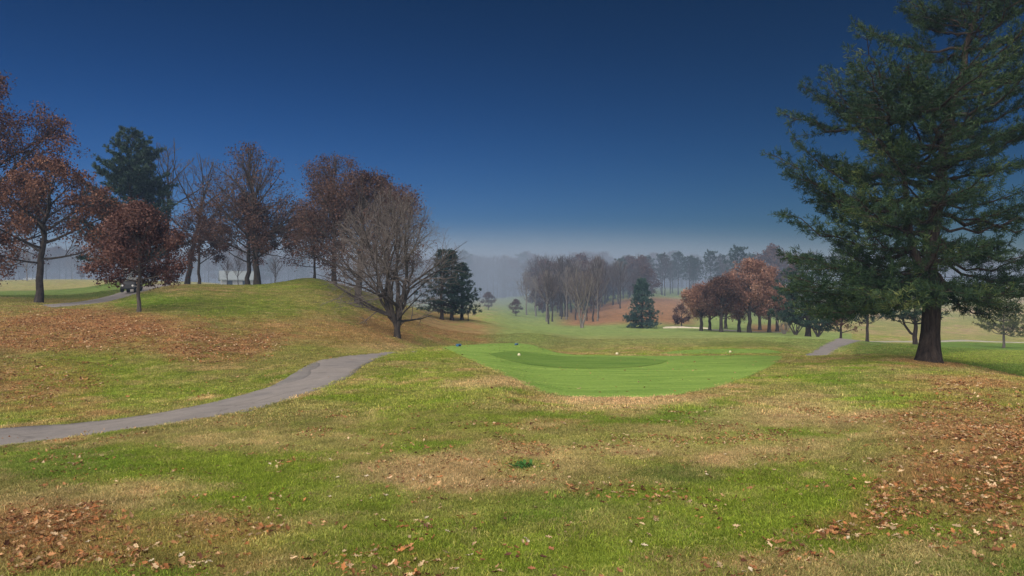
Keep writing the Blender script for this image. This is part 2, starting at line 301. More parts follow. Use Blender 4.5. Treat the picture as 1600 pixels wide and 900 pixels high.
def cover(x, y):
    """albedo (n,3), leaf litter density 0..1, grass height factor"""
    x = np.asarray(x, float); y = np.asarray(y, float); z = height(x, y)
    d = np.maximum(y, 0.5); px = 800 + F * x / d; py = HOR + (EYE - z) * F / d
    front = (y > 1.5)
    n1 = fbm(x * 0.5, y * 0.5, 21, 4); n2 = fbm(x * 1.9, y * 1.9, 33, 4); n3 = fbm(x * 0.12, y * 0.12, 44, 3)
    c = np.empty(x.shape + (3,)); c[:] = C_OLIVE
    def mix(k, w_):
        w_ = np.clip(w_, 0, 1)[..., None]; c[:] = c * (1 - w_) + np.array(k) * w_
    n4 = fbm(x * 4.5, y * 4.5, 61, 3)
    mix(C_GREEN, sstep(-.1, .5, n1 + .3 * n2) * .6); mix(C_TAN, sstep(.0, .7, -n1 + .5 * n2) * .28); mix(C_TAN, sstep(.15, .5, n4) * .30); mix(C_LUSH, sstep(.15, .5, -n4 + .3 * n1) * .35)
    n5 = fbm(x * .95 + 40, y * .95, 91, 3); n6 = fbm(x * .8, y * .8 + 60, 95, 3)
    mix(C_GREEN, sstep(.12, .42, n5) * .75); mix(C_LUSH, sstep(.3, .55, n5 + .3 * n4) * .6); mix(C_TAN, sstep(.2, .5, n6) * .5); mix(C_BROWN, sstep(.25, .5, n6 - .4 * n4) * .45)
    mix((0.215, 0.185, 0.072), front * sstep(17, 24, d) * (px < 850) * (1 - sstep(600, 760, px) * (d < 44)) * (d < 95) * (.45 + .2 * n1))
    lit = np.zeros(x.shape)
    for (p, gd) in PG:
        cx, cy, rx, ry, kind, st = p[:6]
        q = ((px - cx) / rx)**2 + ((py - cy) / ry)**2 + (1.1 * n1 + 1.3 * n2 + 1.0 * n4) * (.6 if kind == 'litter' else 1)
        w_ = (1 - sstep(.2, 1.6, q)) * st * front * (d > gd * .5) * (d < gd * 1.9)
        if kind == 'litter':
            lit = np.maximum(lit, w_)
        else: mix(BASEC[kind], w_)
    lit = np.clip(lit, 0, 1)
    mix(C_LITTER, lit * (.35 + .65 * sstep(-.6, .4, n2 + .5 * n4)) * .85)
    # the valley, fairways and slopes beyond
    far = sstep(44, 60, d) * front
    m = far * sstep(735, 800, px + 20 * n1) * (py < 560)
    mix(C_FAIR, m * .95 * (px < 1330))
    mix(C_OLIVE, m * .22 * sstep(-.1, .4, n3 + .4 * n1))
    mix((0.26, 0.21, 0.09), sstep(46, 52, d) * (1 - sstep(66, 82, d)) * sstep(840, 880, px) * (1 - sstep(1120, 1240, px)) * .28 * (px < 1260))
    hill = sstep(116, 128, d) * (1 - sstep(165, 190, d)) * sstep(850, 905, px) * (1 - sstep(1060, 1110, px)) * front
    mix((0.26, 0.125, 0.07), hill * .9)
    mix((0.22, 0.10, 0.055), sstep(98, 104, d) * (1 - sstep(125, 140, d)) * sstep(1160, 1180, px) * (1 - sstep(1225, 1240, px)) * .8 * front)
    mead = sstep(96, 106, d) * sstep(1240, 1300, px) * front
    mix((0.30, 0.27, 0.11), mead * .9); mix((0.20, 0.22, 0.07), mead * sstep(-.1, .4, n3 + .6 * n1) * .7); mix((0.33, 0.22, 0.15), mead * sstep(.0, .5, n1 - n3) * .6)
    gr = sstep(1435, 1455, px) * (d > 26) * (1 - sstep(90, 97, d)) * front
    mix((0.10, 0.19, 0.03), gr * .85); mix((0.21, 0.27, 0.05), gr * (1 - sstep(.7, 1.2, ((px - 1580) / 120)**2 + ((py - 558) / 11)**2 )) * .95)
    mix((0.085, 0.155, 0.030), front * sstep(1318, 1352, px + 14 * n2) * (1 - sstep(1435, 1455, px)) * sstep(27, 33, d) * (1 - sstep(74, 84, d)) * .8)
    lf = sstep(62, 90, d) * (1 - sstep(380, 440, px)) * front
    mix((0.23, 0.21, 0.10), lf * .7)
    mix((0.085, 0.15, 0.035), front * (1 - sstep(215, 250, px)) * sstep(56, 62, d) * (1 - sstep(82, 92, d)) * .8)
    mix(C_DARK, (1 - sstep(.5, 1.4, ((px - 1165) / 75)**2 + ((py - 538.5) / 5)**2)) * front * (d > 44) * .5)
    inn = front & (in_poly(x, y, P_TEE) | in_poly(x, y, P_TE2)); hf = np.ones(x.shape)
    mix((0.175, 0.275, 0.058), inn * 1.0); hf[inn] = .3; lit[inn] *= 0
    tg = front & in_poly(x, y, P_TNG); mix((0.118, 0.200, 0.040), tg * 1.0)
    hf = hf * (1 + .9 * (1 - sstep(.3, 1.2, ((px - 1480) / 80)**2 + ((py - 765) / 40)**2)) * front)
    c *= (1 + .16 * n2 + .12 * n1 + .12 * n4)[..., None]
    return np.clip(c, 0.01, 1), lit, hf

# ------------------------------------------------------------------ terrain mesh
azf = np.arange(-44, 44.01, 0.125); azc = np.arange(47, 314, 3.0)
azs = np.radians(np.concatenate([azf, azc]))
rr = np.concatenate([[0.02, 1.2, 2.2], np.exp(np.arange(math.log(3.0), math.log(512.0), 0.0115))])
A_, R_ = np.meshgrid(azs, rr, indexing='ij'); X = R_ * np.sin(A_); Y = R_ * np.cos(A_); Z = height(X, Y)
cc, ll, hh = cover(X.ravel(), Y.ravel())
nA, nR = A_.shape
ii, jj = np.meshgrid(np.arange(nA), np.arange(nR - 1), indexing='ij'); i2 = (ii + 1) % nA
Q = np.stack([ii * nR + jj, i2 * nR + jj, i2 * nR + jj + 1, ii * nR + jj + 1], -1).reshape(-1, 4)[:, ::-1]
V = np.stack([X, Y, Z], -1).reshape(-1, 3)
V = np.vstack([V, [0, 0, 0.0]]); ctr = len(V) - 1
mg, nt, b = mat_base('ground_turf', 0.95, 0.05)
va = nt.nodes.new('ShaderNodeAttribute'); va.attribute_name = 'col'
co = objco(nt)
f1 = noise(nt, 9, 6, 0.75, co); f2 = noise(nt, 0.9, 4, 0.6, co); f3 = noise(nt, 45, 3, 0.7, co)
c = mixc(nt, 1.0, va.outputs['Color'], ramp(nt, f1, [(0.3, (0.55, 0.55, 0.5)), (0.5, (1, 1, 1)), (0.7, (1.5, 1.4, 1.35))]), 'MULTIPLY')
c = mixc(nt, 1.0, c, ramp(nt, f2, [(0.3, (0.8, 0.85, 0.8)), (0.7, (1.2, 1.15, 1.2))]), 'MULTIPLY')
c = mixc(nt, 1.0, c, ramp(nt, f3, [(0.3, (0.7, 0.7, 0.7)), (0.7, (1.3, 1.3, 1.3))]), 'MULTIPLY')
nt.links.new(c, b.inputs['Base Color']); bump(nt, b, f1, 0.8, 0.06)
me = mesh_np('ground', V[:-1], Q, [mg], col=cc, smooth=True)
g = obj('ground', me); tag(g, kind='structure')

def strip_mesh(name, A, B, mat, across=6, lift=0.012, drop=0.05, smooth=True):
    n = len(A); t = np.concatenate([[-0.004], np.linspace(0, 1, across), [1.004]])
    P = A[:, None, :] * (1 - t)[None, :, None] + B[:, None, :] * t[None, :, None]
    Zz = height(P[..., 0], P[..., 1]) + lift; Zz[:, 0] -= drop; Zz[:, -1] -= drop
    V = np.dstack([P, Zz[..., None]]).reshape(-1, 3); k = len(t)
    i, j = np.meshgrid(np.arange(n - 1), np.arange(k - 1), indexing='ij')
    Q = np.stack([i*k+j, (i+1)*k+j, (i+1)*k+j+1, i*k+j+1], -1).reshape(-1, 4)
    me = mesh_np(name, V, Q, [mat], smooth=smooth)
    o = obj(name, me); tag(o, kind='structure'); return o
def mat_turf(name, c, s2=3.0):
    m, nt, b = mat_base(name, 0.95, 0.05); co = objco(nt)
    f = noise(nt, 14, 5, 0.7, co); g_ = noise(nt, 1.1, 5, 0.7, objco(nt, (0.35, 1.8, 1)))
    k = ramp(nt, f, [(0.3, tuple(x * .75 for x in c)), (0.7, tuple(x * 1.25 for x in c))])
    k = mixc(nt, 1.0, k, ramp(nt, g_, [(0.3, (0.68, 0.78, 0.7)), (0.7, (1.32, 1.2, 1.25))]), 'MULTIPLY')
    nt.links.new(k, b.inputs['Base Color']); bump(nt, b, f, 0.5, 0.02); return m
mt_tee = mat_turf('mown_tee_turf', (0.175, 0.275, 0.058)); mt_tng = mat_turf('darker_mown_turf', (0.118, 0.200, 0.040))
strip_mesh('tee_box', *TEE, mt_tee, 60, 0.032, 0.06); strip_mesh('tee_box_back', *TE2, mt_tee, 8, 0.028, 0.06)
strip_mesh('tee_box_mown_stripe', *TNG, mt_tng, 40, 0.044, 0.002)
# asphalt cart paths
def mat_asphalt(name, c):
    m, nt, b = mat_base(name, 0.85, 0.25); co = objco(nt)
    f = noise(nt, 60, 4, 0.8, co); f2 = noise(nt, 0.55, 5, 0.65, co); f3 = noise(nt, 2.6, 5, 0.6, co)
    k = ramp(nt, f, [(0.3, tuple(x * .72 for x in c)), (0.7, tuple(x * 1.3 for x in c))])
    k = mixc(nt, 1.0, k, ramp(nt, f2, [(0.30, (0.72, 0.74, 0.78)), (0.42, (0.96, 0.96, 0.97)), (0.7, (1.08, 1.06, 1.04))]), 'MULTIPLY')
    k = mixc(nt, 1.0, k, ramp(nt, f3, [(0.3, (0.86, 0.86, 0.86)), (0.7, (1.1, 1.1, 1.1))]), 'MULTIPLY')
    vo = nt.nodes.new('ShaderNodeTexVoronoi'); vo.feature = 'DISTANCE_TO_EDGE'; vo.inputs['Scale'].default_value = 0.55
    nz = nt.nodes.new('ShaderNodeTexNoise'); nz.inputs['Scale'].default_value = 1.6; nz.inputs['Detail'].default_value = 4; nt.links.new(co, nz.inputs['Vector'])
    nt.links.new(mixc(nt, 0.35, co, nz.outputs['Color']), vo.inputs['Vector'])
    k = mixc(nt, 1.0, k, ramp(nt, vo.outputs['Distance'], [(0.0, (0.72, 0.72, 0.72)), (0.008, (0.9, 0.9, 0.9)), (0.02, (1, 1, 1))]), 'MULTIPLY')
    nt.links.new(k, b.inputs['Base Color']); bump(nt, b, f, 0.6, 0.01); return m
m_asph = mat_asphalt('asphalt', (0.215, 0.195, 0.185)); m_patch = mat_asphalt('asphalt_repair', (0.172, 0.160, 0.154))
def resample(P, n):
    P = np.array(P, float); s = np.concatenate([[0], np.cumsum(np.hypot(*np.diff(P, axis=0).T))]); t = np.linspace(0, s[-1], n)
    Pn = np.stack([np.interp(t, s, P[:, 0]), np.interp(t, s, P[:, 1])], 1)
    ker = np.hanning(9); ker /= ker.sum()
    for c_ in (0, 1):
        q = np.pad(Pn[:, c_], 4, mode='edge'); Pn[4:-4, c_] = np.convolve(q, ker, 'valid')[4:-4]
    return Pn
UP = [(-60,676),(0,669.6),(90,664),(175,656),(260,644),(350,625),(385,616),(416,607),(450,590),(481,571),(505,562),(547,555.5),(590,552.3)]
LO = [(-60,706),(0,699),(90,689),(175,677),(260,665),(350,649),(385,644),(416,636),(450,627),(481,615),(515,604),(547,590),(569,571),(590,560.5)]
Uw = [ground(*p) for p in UP]; Lw = [ground(*p) for p in LO]
up0 = (Uw[0][0] - 30, Uw[0][1] - 6); lo0 = (Lw[0][0] - 30, Lw[0][1] - 6)
Uw = [up0] + Uw + [at(636, 36.0), at(650, 38.0)]
Lw = [lo0] + Lw + [at(640, 33.4), at(656, 35.6)]
PU, PL = resample(Uw, 420), resample(Lw, 420)
PU += .022 * np.stack([fbm(np.arange(420) * .45, np.zeros(420), 3, 3), fbm(np.arange(420) * .45, np.ones(420) * 9, 4, 3)], 1)
PL += .022 * np.stack([fbm(np.arange(420) * .45, np.ones(420) * 5, 5, 3), fbm(np.arange(420) * .45, np.ones(420) * 7, 6, 3)], 1)
strip_mesh('cart_path', PL, PU, m_asph, 10, 0.015, 0.05)
RA = resample([ground(1256, 556.5, d0=33, d1=60), at(1262, 48), at(1285, 58), at(1310, 70), at(1330, 76)], 60)
RB = resample([at(1296, 46), at(1301, 50), at(1318, 59), at(1343, 70), at(1365, 76)], 60)
RA = resample([at(1250, 44), at(1262, 49), at(1285, 59), at(1309, 70), at(1330, 76)], 60)
strip_mesh('cart_path_right', RB, RA, m_asph, 6, 0.02, 0.05)
UA = resample([at(60, 46), at(101, 51.5), at(150, 57), at(192, 63), at(215, 67), at(290, 80)], 70)
UB = resample([at(75, 41.5), at(124, 46), at(170, 50), at(212, 56.5), at(240, 60), at(320, 76)], 70)
strip_mesh('cart_path_upper', UB, UA, m_asph, 6, 0.02, 0.05)
FA = resample([at(1340, 80), at(1400, 88), at(1500, 97), at(1600, 97), at(1750, 96)], 60); FB = FA + np.array([0, -2.2])
strip_mesh('cart_path_far', FB, FA, mat_asphalt('pale_gravel', (0.36, 0.34, 0.27)), 4, 0.03, 0.06)
GA = resample([at(1100, 106), at(1140, 106), at(1165, 104), at(1215, 100)], 40); GB = GA + np.array([0, -3.0])
strip_mesh('cart_path_distant', GB, GA, m_asph, 4, 0.03, 0.06)
# dark repair seam along the near path
i0, i1 = [int(np.argmin(np.hypot(PU[:, 0] - q[0], PU[:, 1] - q[1]))) for q in (ground(425, 604), ground(497, 566))]
i0, i1 = min(i0, i1), max(i0, i1)
A = PU[i0:i1] * .985 + PL[i0:i1] * .015
wv = (0.20 + .16 * np.abs(np.sin(np.linspace(0, 5, i1 - i0))) ) * np.sin(np.linspace(0.05, math.pi - .05, i1 - i0))**.5
B = PU[i0:i1] * (1 - wv[:, None]) + PL[i0:i1] * wv[:, None]
strip_mesh('path_repair_patch', B, A, m_patch, 4, 0.019, 0.001)
# sand bunker
m_sand = mat_plain('sand', (0.62, 0.55, 0.42), 0.95, 0.1, 0.12, 2)
SA = edge_world([(1036,513),(1060,512.6),(1085,513),(1112,514)], 50, d0=85, d1=140)
t_ = np.linspace(0, math.pi, 50); SB = SA + np.stack([0 * t_, 5.2 * np.sin(t_)**.6], 1)
strip_mesh('sand_bunker', SA, SB, m_sand, 8, 0.10, 0.2)

# ------------------------------------------------------------------ scattered ground cover (grass blades, litter)
HID = bpy.data.collections.new('scatter_sources')
def scatter(name, protos, P, rot, scl, idx, col, kind='stuff'):
    colx = bpy.data.collections.new(name + '_sources')
    for k, p in enumerate(protos): colx.objects.link(p)
    me = bpy.data.meshes.new(name); me.vertices.add(len(P)); me.vertices.foreach_set('co', np.asarray(P, np.float32).ravel())
    def att(n, t, v, f):
        a = me.attributes.new(n, t, 'POINT'); a.data.foreach_set(f, np.asarray(v, np.float32 if f != 'value' or t != 'INT' else np.int32).ravel())
    att('rot', 'FLOAT_VECTOR', rot, 'vector'); att('scl', 'FLOAT_VECTOR', scl, 'vector'); att('idx', 'INT', idx, 'value')
    c4 = np.ones((len(P), 4)); c4[:, :3] = col; att('gcol', 'FLOAT_COLOR', c4, 'color')
    o = obj(name, me); tag(o, kind=kind)
    ng = bpy.data.node_groups.new(name + '_nodes', 'GeometryNodeTree')
    ng.interface.new_socket('Geometry', in_out='INPUT', socket_type='NodeSocketGeometry'); ng.interface.new_socket('Geometry', in_out='OUTPUT', socket_type='NodeSocketGeometry')
    N = ng.nodes; gi = N.new('NodeGroupInput'); go = N.new('NodeGroupOutput')
    ip = N.new('GeometryNodeInstanceOnPoints'); ci = N.new('GeometryNodeCollectionInfo'); ci.inputs['Collection'].default_value = colx
    ci.inputs['Separate Children'].default_value = True; ci.inputs['Reset Children'].default_value = True; ip.inputs['Pick Instance'].default_value = True
    def na(n, t):
        a = N.new('GeometryNodeInputNamedAttribute'); a.data_type = t; a.inputs['Name'].default_value = n
        return [s for s in a.outputs if s.enabled and s.name == 'Attribute'][0]
    L = ng.links.new
    L(gi.outputs[0], ip.inputs['Points']); L(ci.outputs[0], ip.inputs['Instance']); L(na('idx', 'INT'), ip.inputs['Instance Index'])
    L(na('rot', 'FLOAT_VECTOR'), ip.inputs['Rotation']); L(na('scl', 'FLOAT_VECTOR'), ip.inputs['Scale']); L(ip.outputs[0], go.inputs[0])
    md = o.modifiers.new('scatter', 'NODES'); md.node_group = ng
    return o
rng = np.random.default_rng(7)
def clump_mesh(name, nb, rad, h0, h1, wd, lean, mat):
    n = nb; r = rad * np.sqrt(rng.random(n)); a = rng.random(n) * 6.283
    base = np.stack([r * np.cos(a), r * np.sin(a), np.full(n, -0.008)], 1)
    h = rng.uniform(h0, h1, n); th = rng.random(n) * 6.283; ln = np.abs(rng.normal(0, lean, n)) + .15
    dirv = np.stack([np.cos(th), np.sin(th), np.zeros(n)], 1); ph = rng.random(n) * 6.283
    wv = np.stack([np.cos(ph), np.sin(ph), np.zeros(n)], 1) * (wd * rng.uniform(.7, 1.3, n))[:, None] * .5
    up = np.array([0, 0, 1.0])
    mid = base + up * (h * .55)[:, None] + dirv * (h * ln * .35)[:, None]; tip = base + up * (h * (1 - .25 * ln))[:, None] + dirv * (h * ln)[:, None]
    V = np.stack([base - wv, base + wv, mid + wv * .8, mid - wv * .8, tip + wv * .2, tip - wv * .2], 1).reshape(-1, 3)
    k = np.arange(n) * 6; Q = np.vstack([np.stack([k, k+1, k+2, k+3], 1), np.stack([k+3, k+2, k+4, k+5], 1)])
    return mesh_np(name, V, Q, [mat])
gp = [bpy.data.objects.new('grass_clump', clump_mesh('grass_clump', 230, .20, .014, .032, .0040, .9, M['grass'])) for _ in range(5)]
gf = [bpy.data.objects.new('grass_clump_wide', clump_mesh('grass_clump_wide', 55, .20, .02, .045, .010, .9, M['grass'])) for _ in range(4)]
def in_path(x, y):
    P1 = np.vstack([PL, PU[::-1]]); return in_poly(x, y, P1) | in_poly(x, y, np.vstack([RB, RA[::-1]])) | in_poly(x, y, np.vstack([UB, UA[::-1]]))
def sample_fan(n, d0, d1, pw=2.0, x0=-140, x1=1740):
    d = (rng.random(n) * (d1**pw - d0**pw) + d0**pw)**(1 / pw); px = rng.uniform(x0, x1, n)
    return (px - 800) / F * d, d
def grass(name, protos, n, d0, d1, pw, k, x0=-140, x1=1740):
    x, y = sample_fan(n, d0, d1, pw, x0, x1); keep = ~in_path(x, y); x, y = x[keep], y[keep]
    c, l, hf = cover(x, y); z = height(x, y); n = len(x)
    keep = rng.random(n) > l * .45; x, y, z, c, hf = x[keep], y[keep], z[keep], c[keep], hf[keep]; n = len(x)
    P = np.stack([x, y, z], 1); rot = np.stack([rng.normal(0, .06, n), rng.normal(0, .06, n), rng.random(n) * 6.283], 1)
    s = rng.uniform(.8, 1.25, n) * k; sc = np.stack([s, s, s * hf * rng.uniform(.7, 1.3, n)], 1)
    t = rng.random(n)[:, None]; c = c * (0.62 + .76 * t); dry = (rng.random(n) < .10)[:, None]; c = np.where(dry, c * .5 + np.array([.30, .23, .12]) * .5, c)
    scatter(name, protos, P, rot, sc, rng.integers(0, len(protos), n), c * 1.2)
grass('grass', gp, 26000, 3.8, 13, 2.0, 1.0)
grass('grass_farther', gf, 80000, 12.5, 34, 2.0, 1.0)
grass('grass_slopes', gf, 95000, 33, 66, 2.0, 1.4)
# leaves
def leaf_mesh(name, L, seed, mat):
    q = random.Random(seed); half = [(0, .04), (.15, .16), (.28, .10), (.42, .30), (.55, .16), (.7, .26), (.85, .10), (1.0, .015)]
    cur = q.uniform(.15, .5); tw = q.uniform(-.4, .4); V = []; Q = []
    for i, (t, w_) in enumerate(half):
        z0 = L * cur * (t - .5)**2 * 1.5
        for s in (-1, 0, 1):
            V.append((L * (t - .5), s * w_ * L * q.uniform(.8, 1.15), z0 + (abs(s) * w_ * L * q.uniform(.1, .9)) + s * tw * w_ * L * .5 + .004))
    for i in range(len(half) - 1):
        a = i * 3; Q += [(a, a+3, a+4, a+1), (a+1, a+4, a+5, a+2)]
    return mesh_np(name, V, Q, [mat])
lp = [bpy.data.objects.new('leaf', leaf_mesh('leaf', .085, k, M['litter'])) for k in range(6)]
LC = np.array([(.40, .205, .095), (.31, .145, .065), (.47, .29, .155), (.17, .08, .04), (.56, .42, .26), (.38, .165, .065), (.11, .05, .03)])
def litter(name, n, d0, d1, pw, k, thr=.0, sparse=0.0, x0=-140, x1=1740):
    x, y = sample_fan(n, d0, d1, pw, x0, x1); keep = ~in_path(x, y) | (rng.random(len(x)) < .12); x, y = x[keep], y[keep]
    c, l, hf = cover(x, y); cl = fbm(x * 2.6, y * 2.6, 77, 3)
    p = l**1.2 * (.12 + .88 * sstep(-.3, .5, cl + .25 * l)) + sparse * sstep(.05, .6, cl) + sparse * 2.2 * sstep(.25, .55, fbm(x * 1.3 + 9, y * 1.3, 88, 3)); keep = rng.random(len(x)) < p
    x, y = x[keep], y[keep]; n = len(x); z = height(x, y) + rng.uniform(.005, .035, n)
    P = np.stack([x, y, z], 1); rot = np.stack([rng.normal(0, .35, n), rng.normal(0, .35, n), rng.random(n) * 6.283], 1)
    s = (.35 + 1.1 * rng.random(n)**1.5) * k; scatter(name, lp, P, rot, np.stack([s, s, s], 1), rng.integers(0, 6, n), LC[rng.integers(0, 7, n)] * rng.uniform(.6, 1.3, n)[:, None])
litter('leaf_litter', 190000, 4.0, 14, 2.0, .58, sparse=.12)
litter('leaf_litter_slope', 330000, 14, 46, 2.0, 1.0, sparse=.02)
# ------------------------------------------------------------------ trees
def tubes(lines, sides):
    """lines: list of (pts Nx3, radii N); one mesh of quads"""
    groups = {}
    for p, r in lines: groups.setdefault(len(p), []).append((p, r))
    Vs, Qs, off = [], [], 0
    for n, L in groups.items():
        P = np.array([a for a, _ in L]); Rr = np.array([a for _, a in L]); B = len(L)
        T = np.gradient(P, axis=1); T /= np.linalg.norm(T, axis=2, keepdims=True) + 1e-9
        up = np.where(np.abs(T[..., 2:3]) > .9, np.array([1., 0, 0]), np.array([0, 0, 1.]))
        U = np.cross(T, up); U /= np.linalg.norm(U, axis=2, keepdims=True) + 1e-9; W = np.cross(T, U)
        a = np.arange(sides) * 2 * math.pi / sides
        V = P[:, :, None] + Rr[:, :, None, None] * (U[:, :, None] * np.cos(a)[:, None] + W[:, :, None] * np.sin(a)[:, None])
        Vs.append(V.reshape(-1, 3))
        b_, i, s = np.meshgrid(np.arange(B), np.arange(n - 1), np.arange(sides), indexing='ij'); s2 = (s + 1) % sides
        base = off + b_ * n * sides
        Qs.append(np.stack([base+i*sides+s, base+i*sides+s2, base+(i+1)*sides+s2, base+(i+1)*sides+s], -1).reshape(-1, 4))
        off += B * n * sides
    if not Vs: return np.zeros((0, 3)), np.zeros((0, 4), int)
    return np.vstack(Vs), np.vstack(Qs)
def join(parts):
    Vs, Qs, Ms, off = [], [], [], 0
    for V, Q, m in parts:
        if len(V) == 0: continue
        Vs.append(V); Qs.append(Q + off); Ms.append(np.full(len(Q), m)); off += len(V)
    return np.vstack(Vs), np.vstack(Qs), np.concatenate(Ms)
def unit(v): return v / (np.linalg.norm(v) + 1e-9)
def grow(seed, H, r0, env, n1, base, ang1, ratio=(.5, .5, .5), dens=(1.6, 3.2, 5), levels=4, wig=.12, trop=.10, lean=(0, 0), fork=None, minr=.006, ft=0.0):
    """branching skeleton. env(z/H) = crown radius; returns lines per level and twig tips"""
    g = np.random.default_rng(seed); out_ = [[] for _ in range(levels)]; tips = []
    def path(p, d, L, ra, rb, n, wg, tr):
        P = [p]; D = [d]; st = L / n
        for i in range(n):
            d = unit(d + g.normal(0, wg, 3) + np.array([0, 0, tr])); P.append(P[-1] + d * st); D.append(d)
        return np.array(P), np.linspace(ra, rb, n + 1), D
    def reach(p, d, q0, Lmax):
        for s in np.linspace(.1, 1, 12):
            q = p + d * Lmax * s; zf = q[2] / H
            if zf > 1 or zf < 0: return Lmax * s
            ax = np.array([lean[0], lean[1]]) * q[2] / H
            if np.hypot(q[0] - ax[0], q[1] - ax[1]) > env(zf): return Lmax * s
        return Lmax
    def child(P, Rr, D, L, level):
        if level >= levels: 
            return
        nchild = max(2, int(L * dens[level - 2] * g.uniform(.8, 1.2))) ; a0 = g.random() * 6.28
        for k in range(nchild):
            t = .18 + .82 * (k + g.random() * .8) / nchild; f = min(t, .999) * (len(P) - 1); i = int(f); fr = f - i
            p = P[i] * (1 - fr) + P[i + 1] * fr; d = D[i + 1]; a0 += 2.4 + g.normal(0, .4)
            u = unit(np.cross(d, [0.3, .2, 1])); v = np.cross(d, u); an = g.uniform(.45, .95)
            nd = unit(d * math.cos(an) + (u * math.cos(a0) + v * math.sin(a0)) * math.sin(an))
            LL = L * ratio[level - 2] * (1.1 - .55 * t) * g.uniform(.7, 1.25)
            if level == 2: LL = min(LL, reach(p, nd, 0, LL * 1.2))
            ra = max(minr, Rr[i] * .55); rb = max(minr * .6, ra * .35); n = 4 if level == 2 else 3
            P2, R2, D2 = path(p, nd, LL, ra, rb, n, wig, trop); out_[level].append((P2, R2))
            if level == levels - 1: tips.append((P2[-1], D2[-1])); tips.append((P2[-2], D2[-1]))
            else: child(P2, R2, D2, LL, level + 1)
    trunks = fork or [(0.0, 0.0, 1.0, 1.0)]          # (tilt x, tilt y, length factor, radius factor)
    for (fx, fy, fl, fr_) in trunks:
        top = H * fl; n = 12; P = [np.zeros(3)]; 
        for i in range(n):
            t = (i + 1) / n
            q_ = max(0., t * fl - ft)**.75 if ft else t**.8; P.append(np.array([lean[0] * t**1.2 + fx * q_ + g.normal(0, .0055 * H) * (t > ft), lean[1] * t**1.2 + fy * q_ + g.normal(0, .0055 * H) * (t > ft), top * t * .97]))
        P = np.array(P); P[0, 2] = -.25
        t = np.linspace(0, 1, n + 1); Rr = r0 * fr_ * (1 - t)**.8 * .95 + r0 * .05; Rr[0] *= 1.35; Rr[-1] = minr
        out_[0].append((P, Rr)); D = [unit(v) for v in np.gradient(P, axis=0)]
        nl = max(3, int(n1 / len(trunks))); a0 = g.random() * 6.28
        for k in range(nl):
            t = base + (1 - base) * ((k + g.random() * .7) / nl)**.9; t = min(t, .97); f = t * n; i = int(f)
            p = P[i] * (1 - (f - i)) + P[min(i + 1, n)] * (f - i); a0 += 2.4 + g.normal(0, .35)
            tt = (t - base) / (1 - base); an = ang1[0] * (1 - tt) + ang1[1] * tt + g.normal(0, .1)
            d = np.array([math.cos(a0) * math.sin(an), math.sin(a0) * math.sin(an), math.cos(an)])
            LL = reach(p, d, 0, H * .75) * g.uniform(.85, 1.08); ra = min(Rr[i] * .6, r0 * .42 * (.35 + LL / H)); 
            P2, R2, D2 = path(p, d, LL, ra, minr * 1.4, 7, wig * .6, trop * .6); out_[1].append((P2, R2)); child(P2, R2, D2, LL, 2)
    return out_, tips
def leaf_cards(tips, n, size, spread, seed, hang=.4, top=None):
    g = np.random.default_rng(seed); T = np.array([t[0] for t in tips]); k = len(T)
    w_ = np.ones(k)
    if top: zf = T[:, 2] / T[:, 2].max(); w_ = 1 - sstep(top[0], top[1], zf) * (1 - top[2])
    w_ *= .35 + 1.3 * (vnoise(T[:, 0] * .9 + 31, T[:, 2] * .9 + T[:, 1] * .7, seed) > -.25)
    idx = g.choice(k, n, p=w_ / w_.sum()); P = T[idx] + g.normal(0, spread, (n, 3)) * [1, 1, .8]
    a = g.normal(0, 1, (n, 3)); a[:, 2] -= hang; a /= np.linalg.norm(a, axis=1, keepdims=True)
    b_ = np.cross(a, g.normal(0, 1, (n, 3))); b_ /= np.linalg.norm(b_, axis=1, keepdims=True) + 1e-9
    s = (size * g.uniform(.6, 1.3, n))[:, None]; nrm = np.cross(a, b_)
    V = np.stack([P, P + a * s * .5 + b_ * s * .32 + nrm * s * .1, P + a * s, P + a * s * .45 - b_ * s * .3 + nrm * s * .12], 1).reshape(-1, 3)
    return V, np.arange(n * 4).reshape(-1, 4)
def needle_tufts(T, D, k, ln, wd, seed, up=.25):
    g = np.random.default_rng(seed); m = len(T)
    d = np.repeat(D, k, 0) * .75 + g.normal(0, .62, (m * k, 3)); d[:, 2] += up; d /= np.linalg.norm(d, axis=1, keepdims=True)
    P = np.repeat(T, k, 0) + g.normal(0, ln * .12, (m * k, 3)); s = (ln * g.uniform(.65, 1.2, m * k))[:, None]
    b_ = np.cross(d, g.normal(0, 1, (m * k, 3))); b_ /= np.linalg.norm(b_, axis=1, keepdims=True) + 1e-9; b_ = b_ * wd * .5
    V = np.stack([P - b_ * .6, P + b_ * .6, P + d * s + b_, P + d * s - b_], 1).reshape(-1, 3)
    return V, np.arange(m * k * 4).reshape(-1, 4)
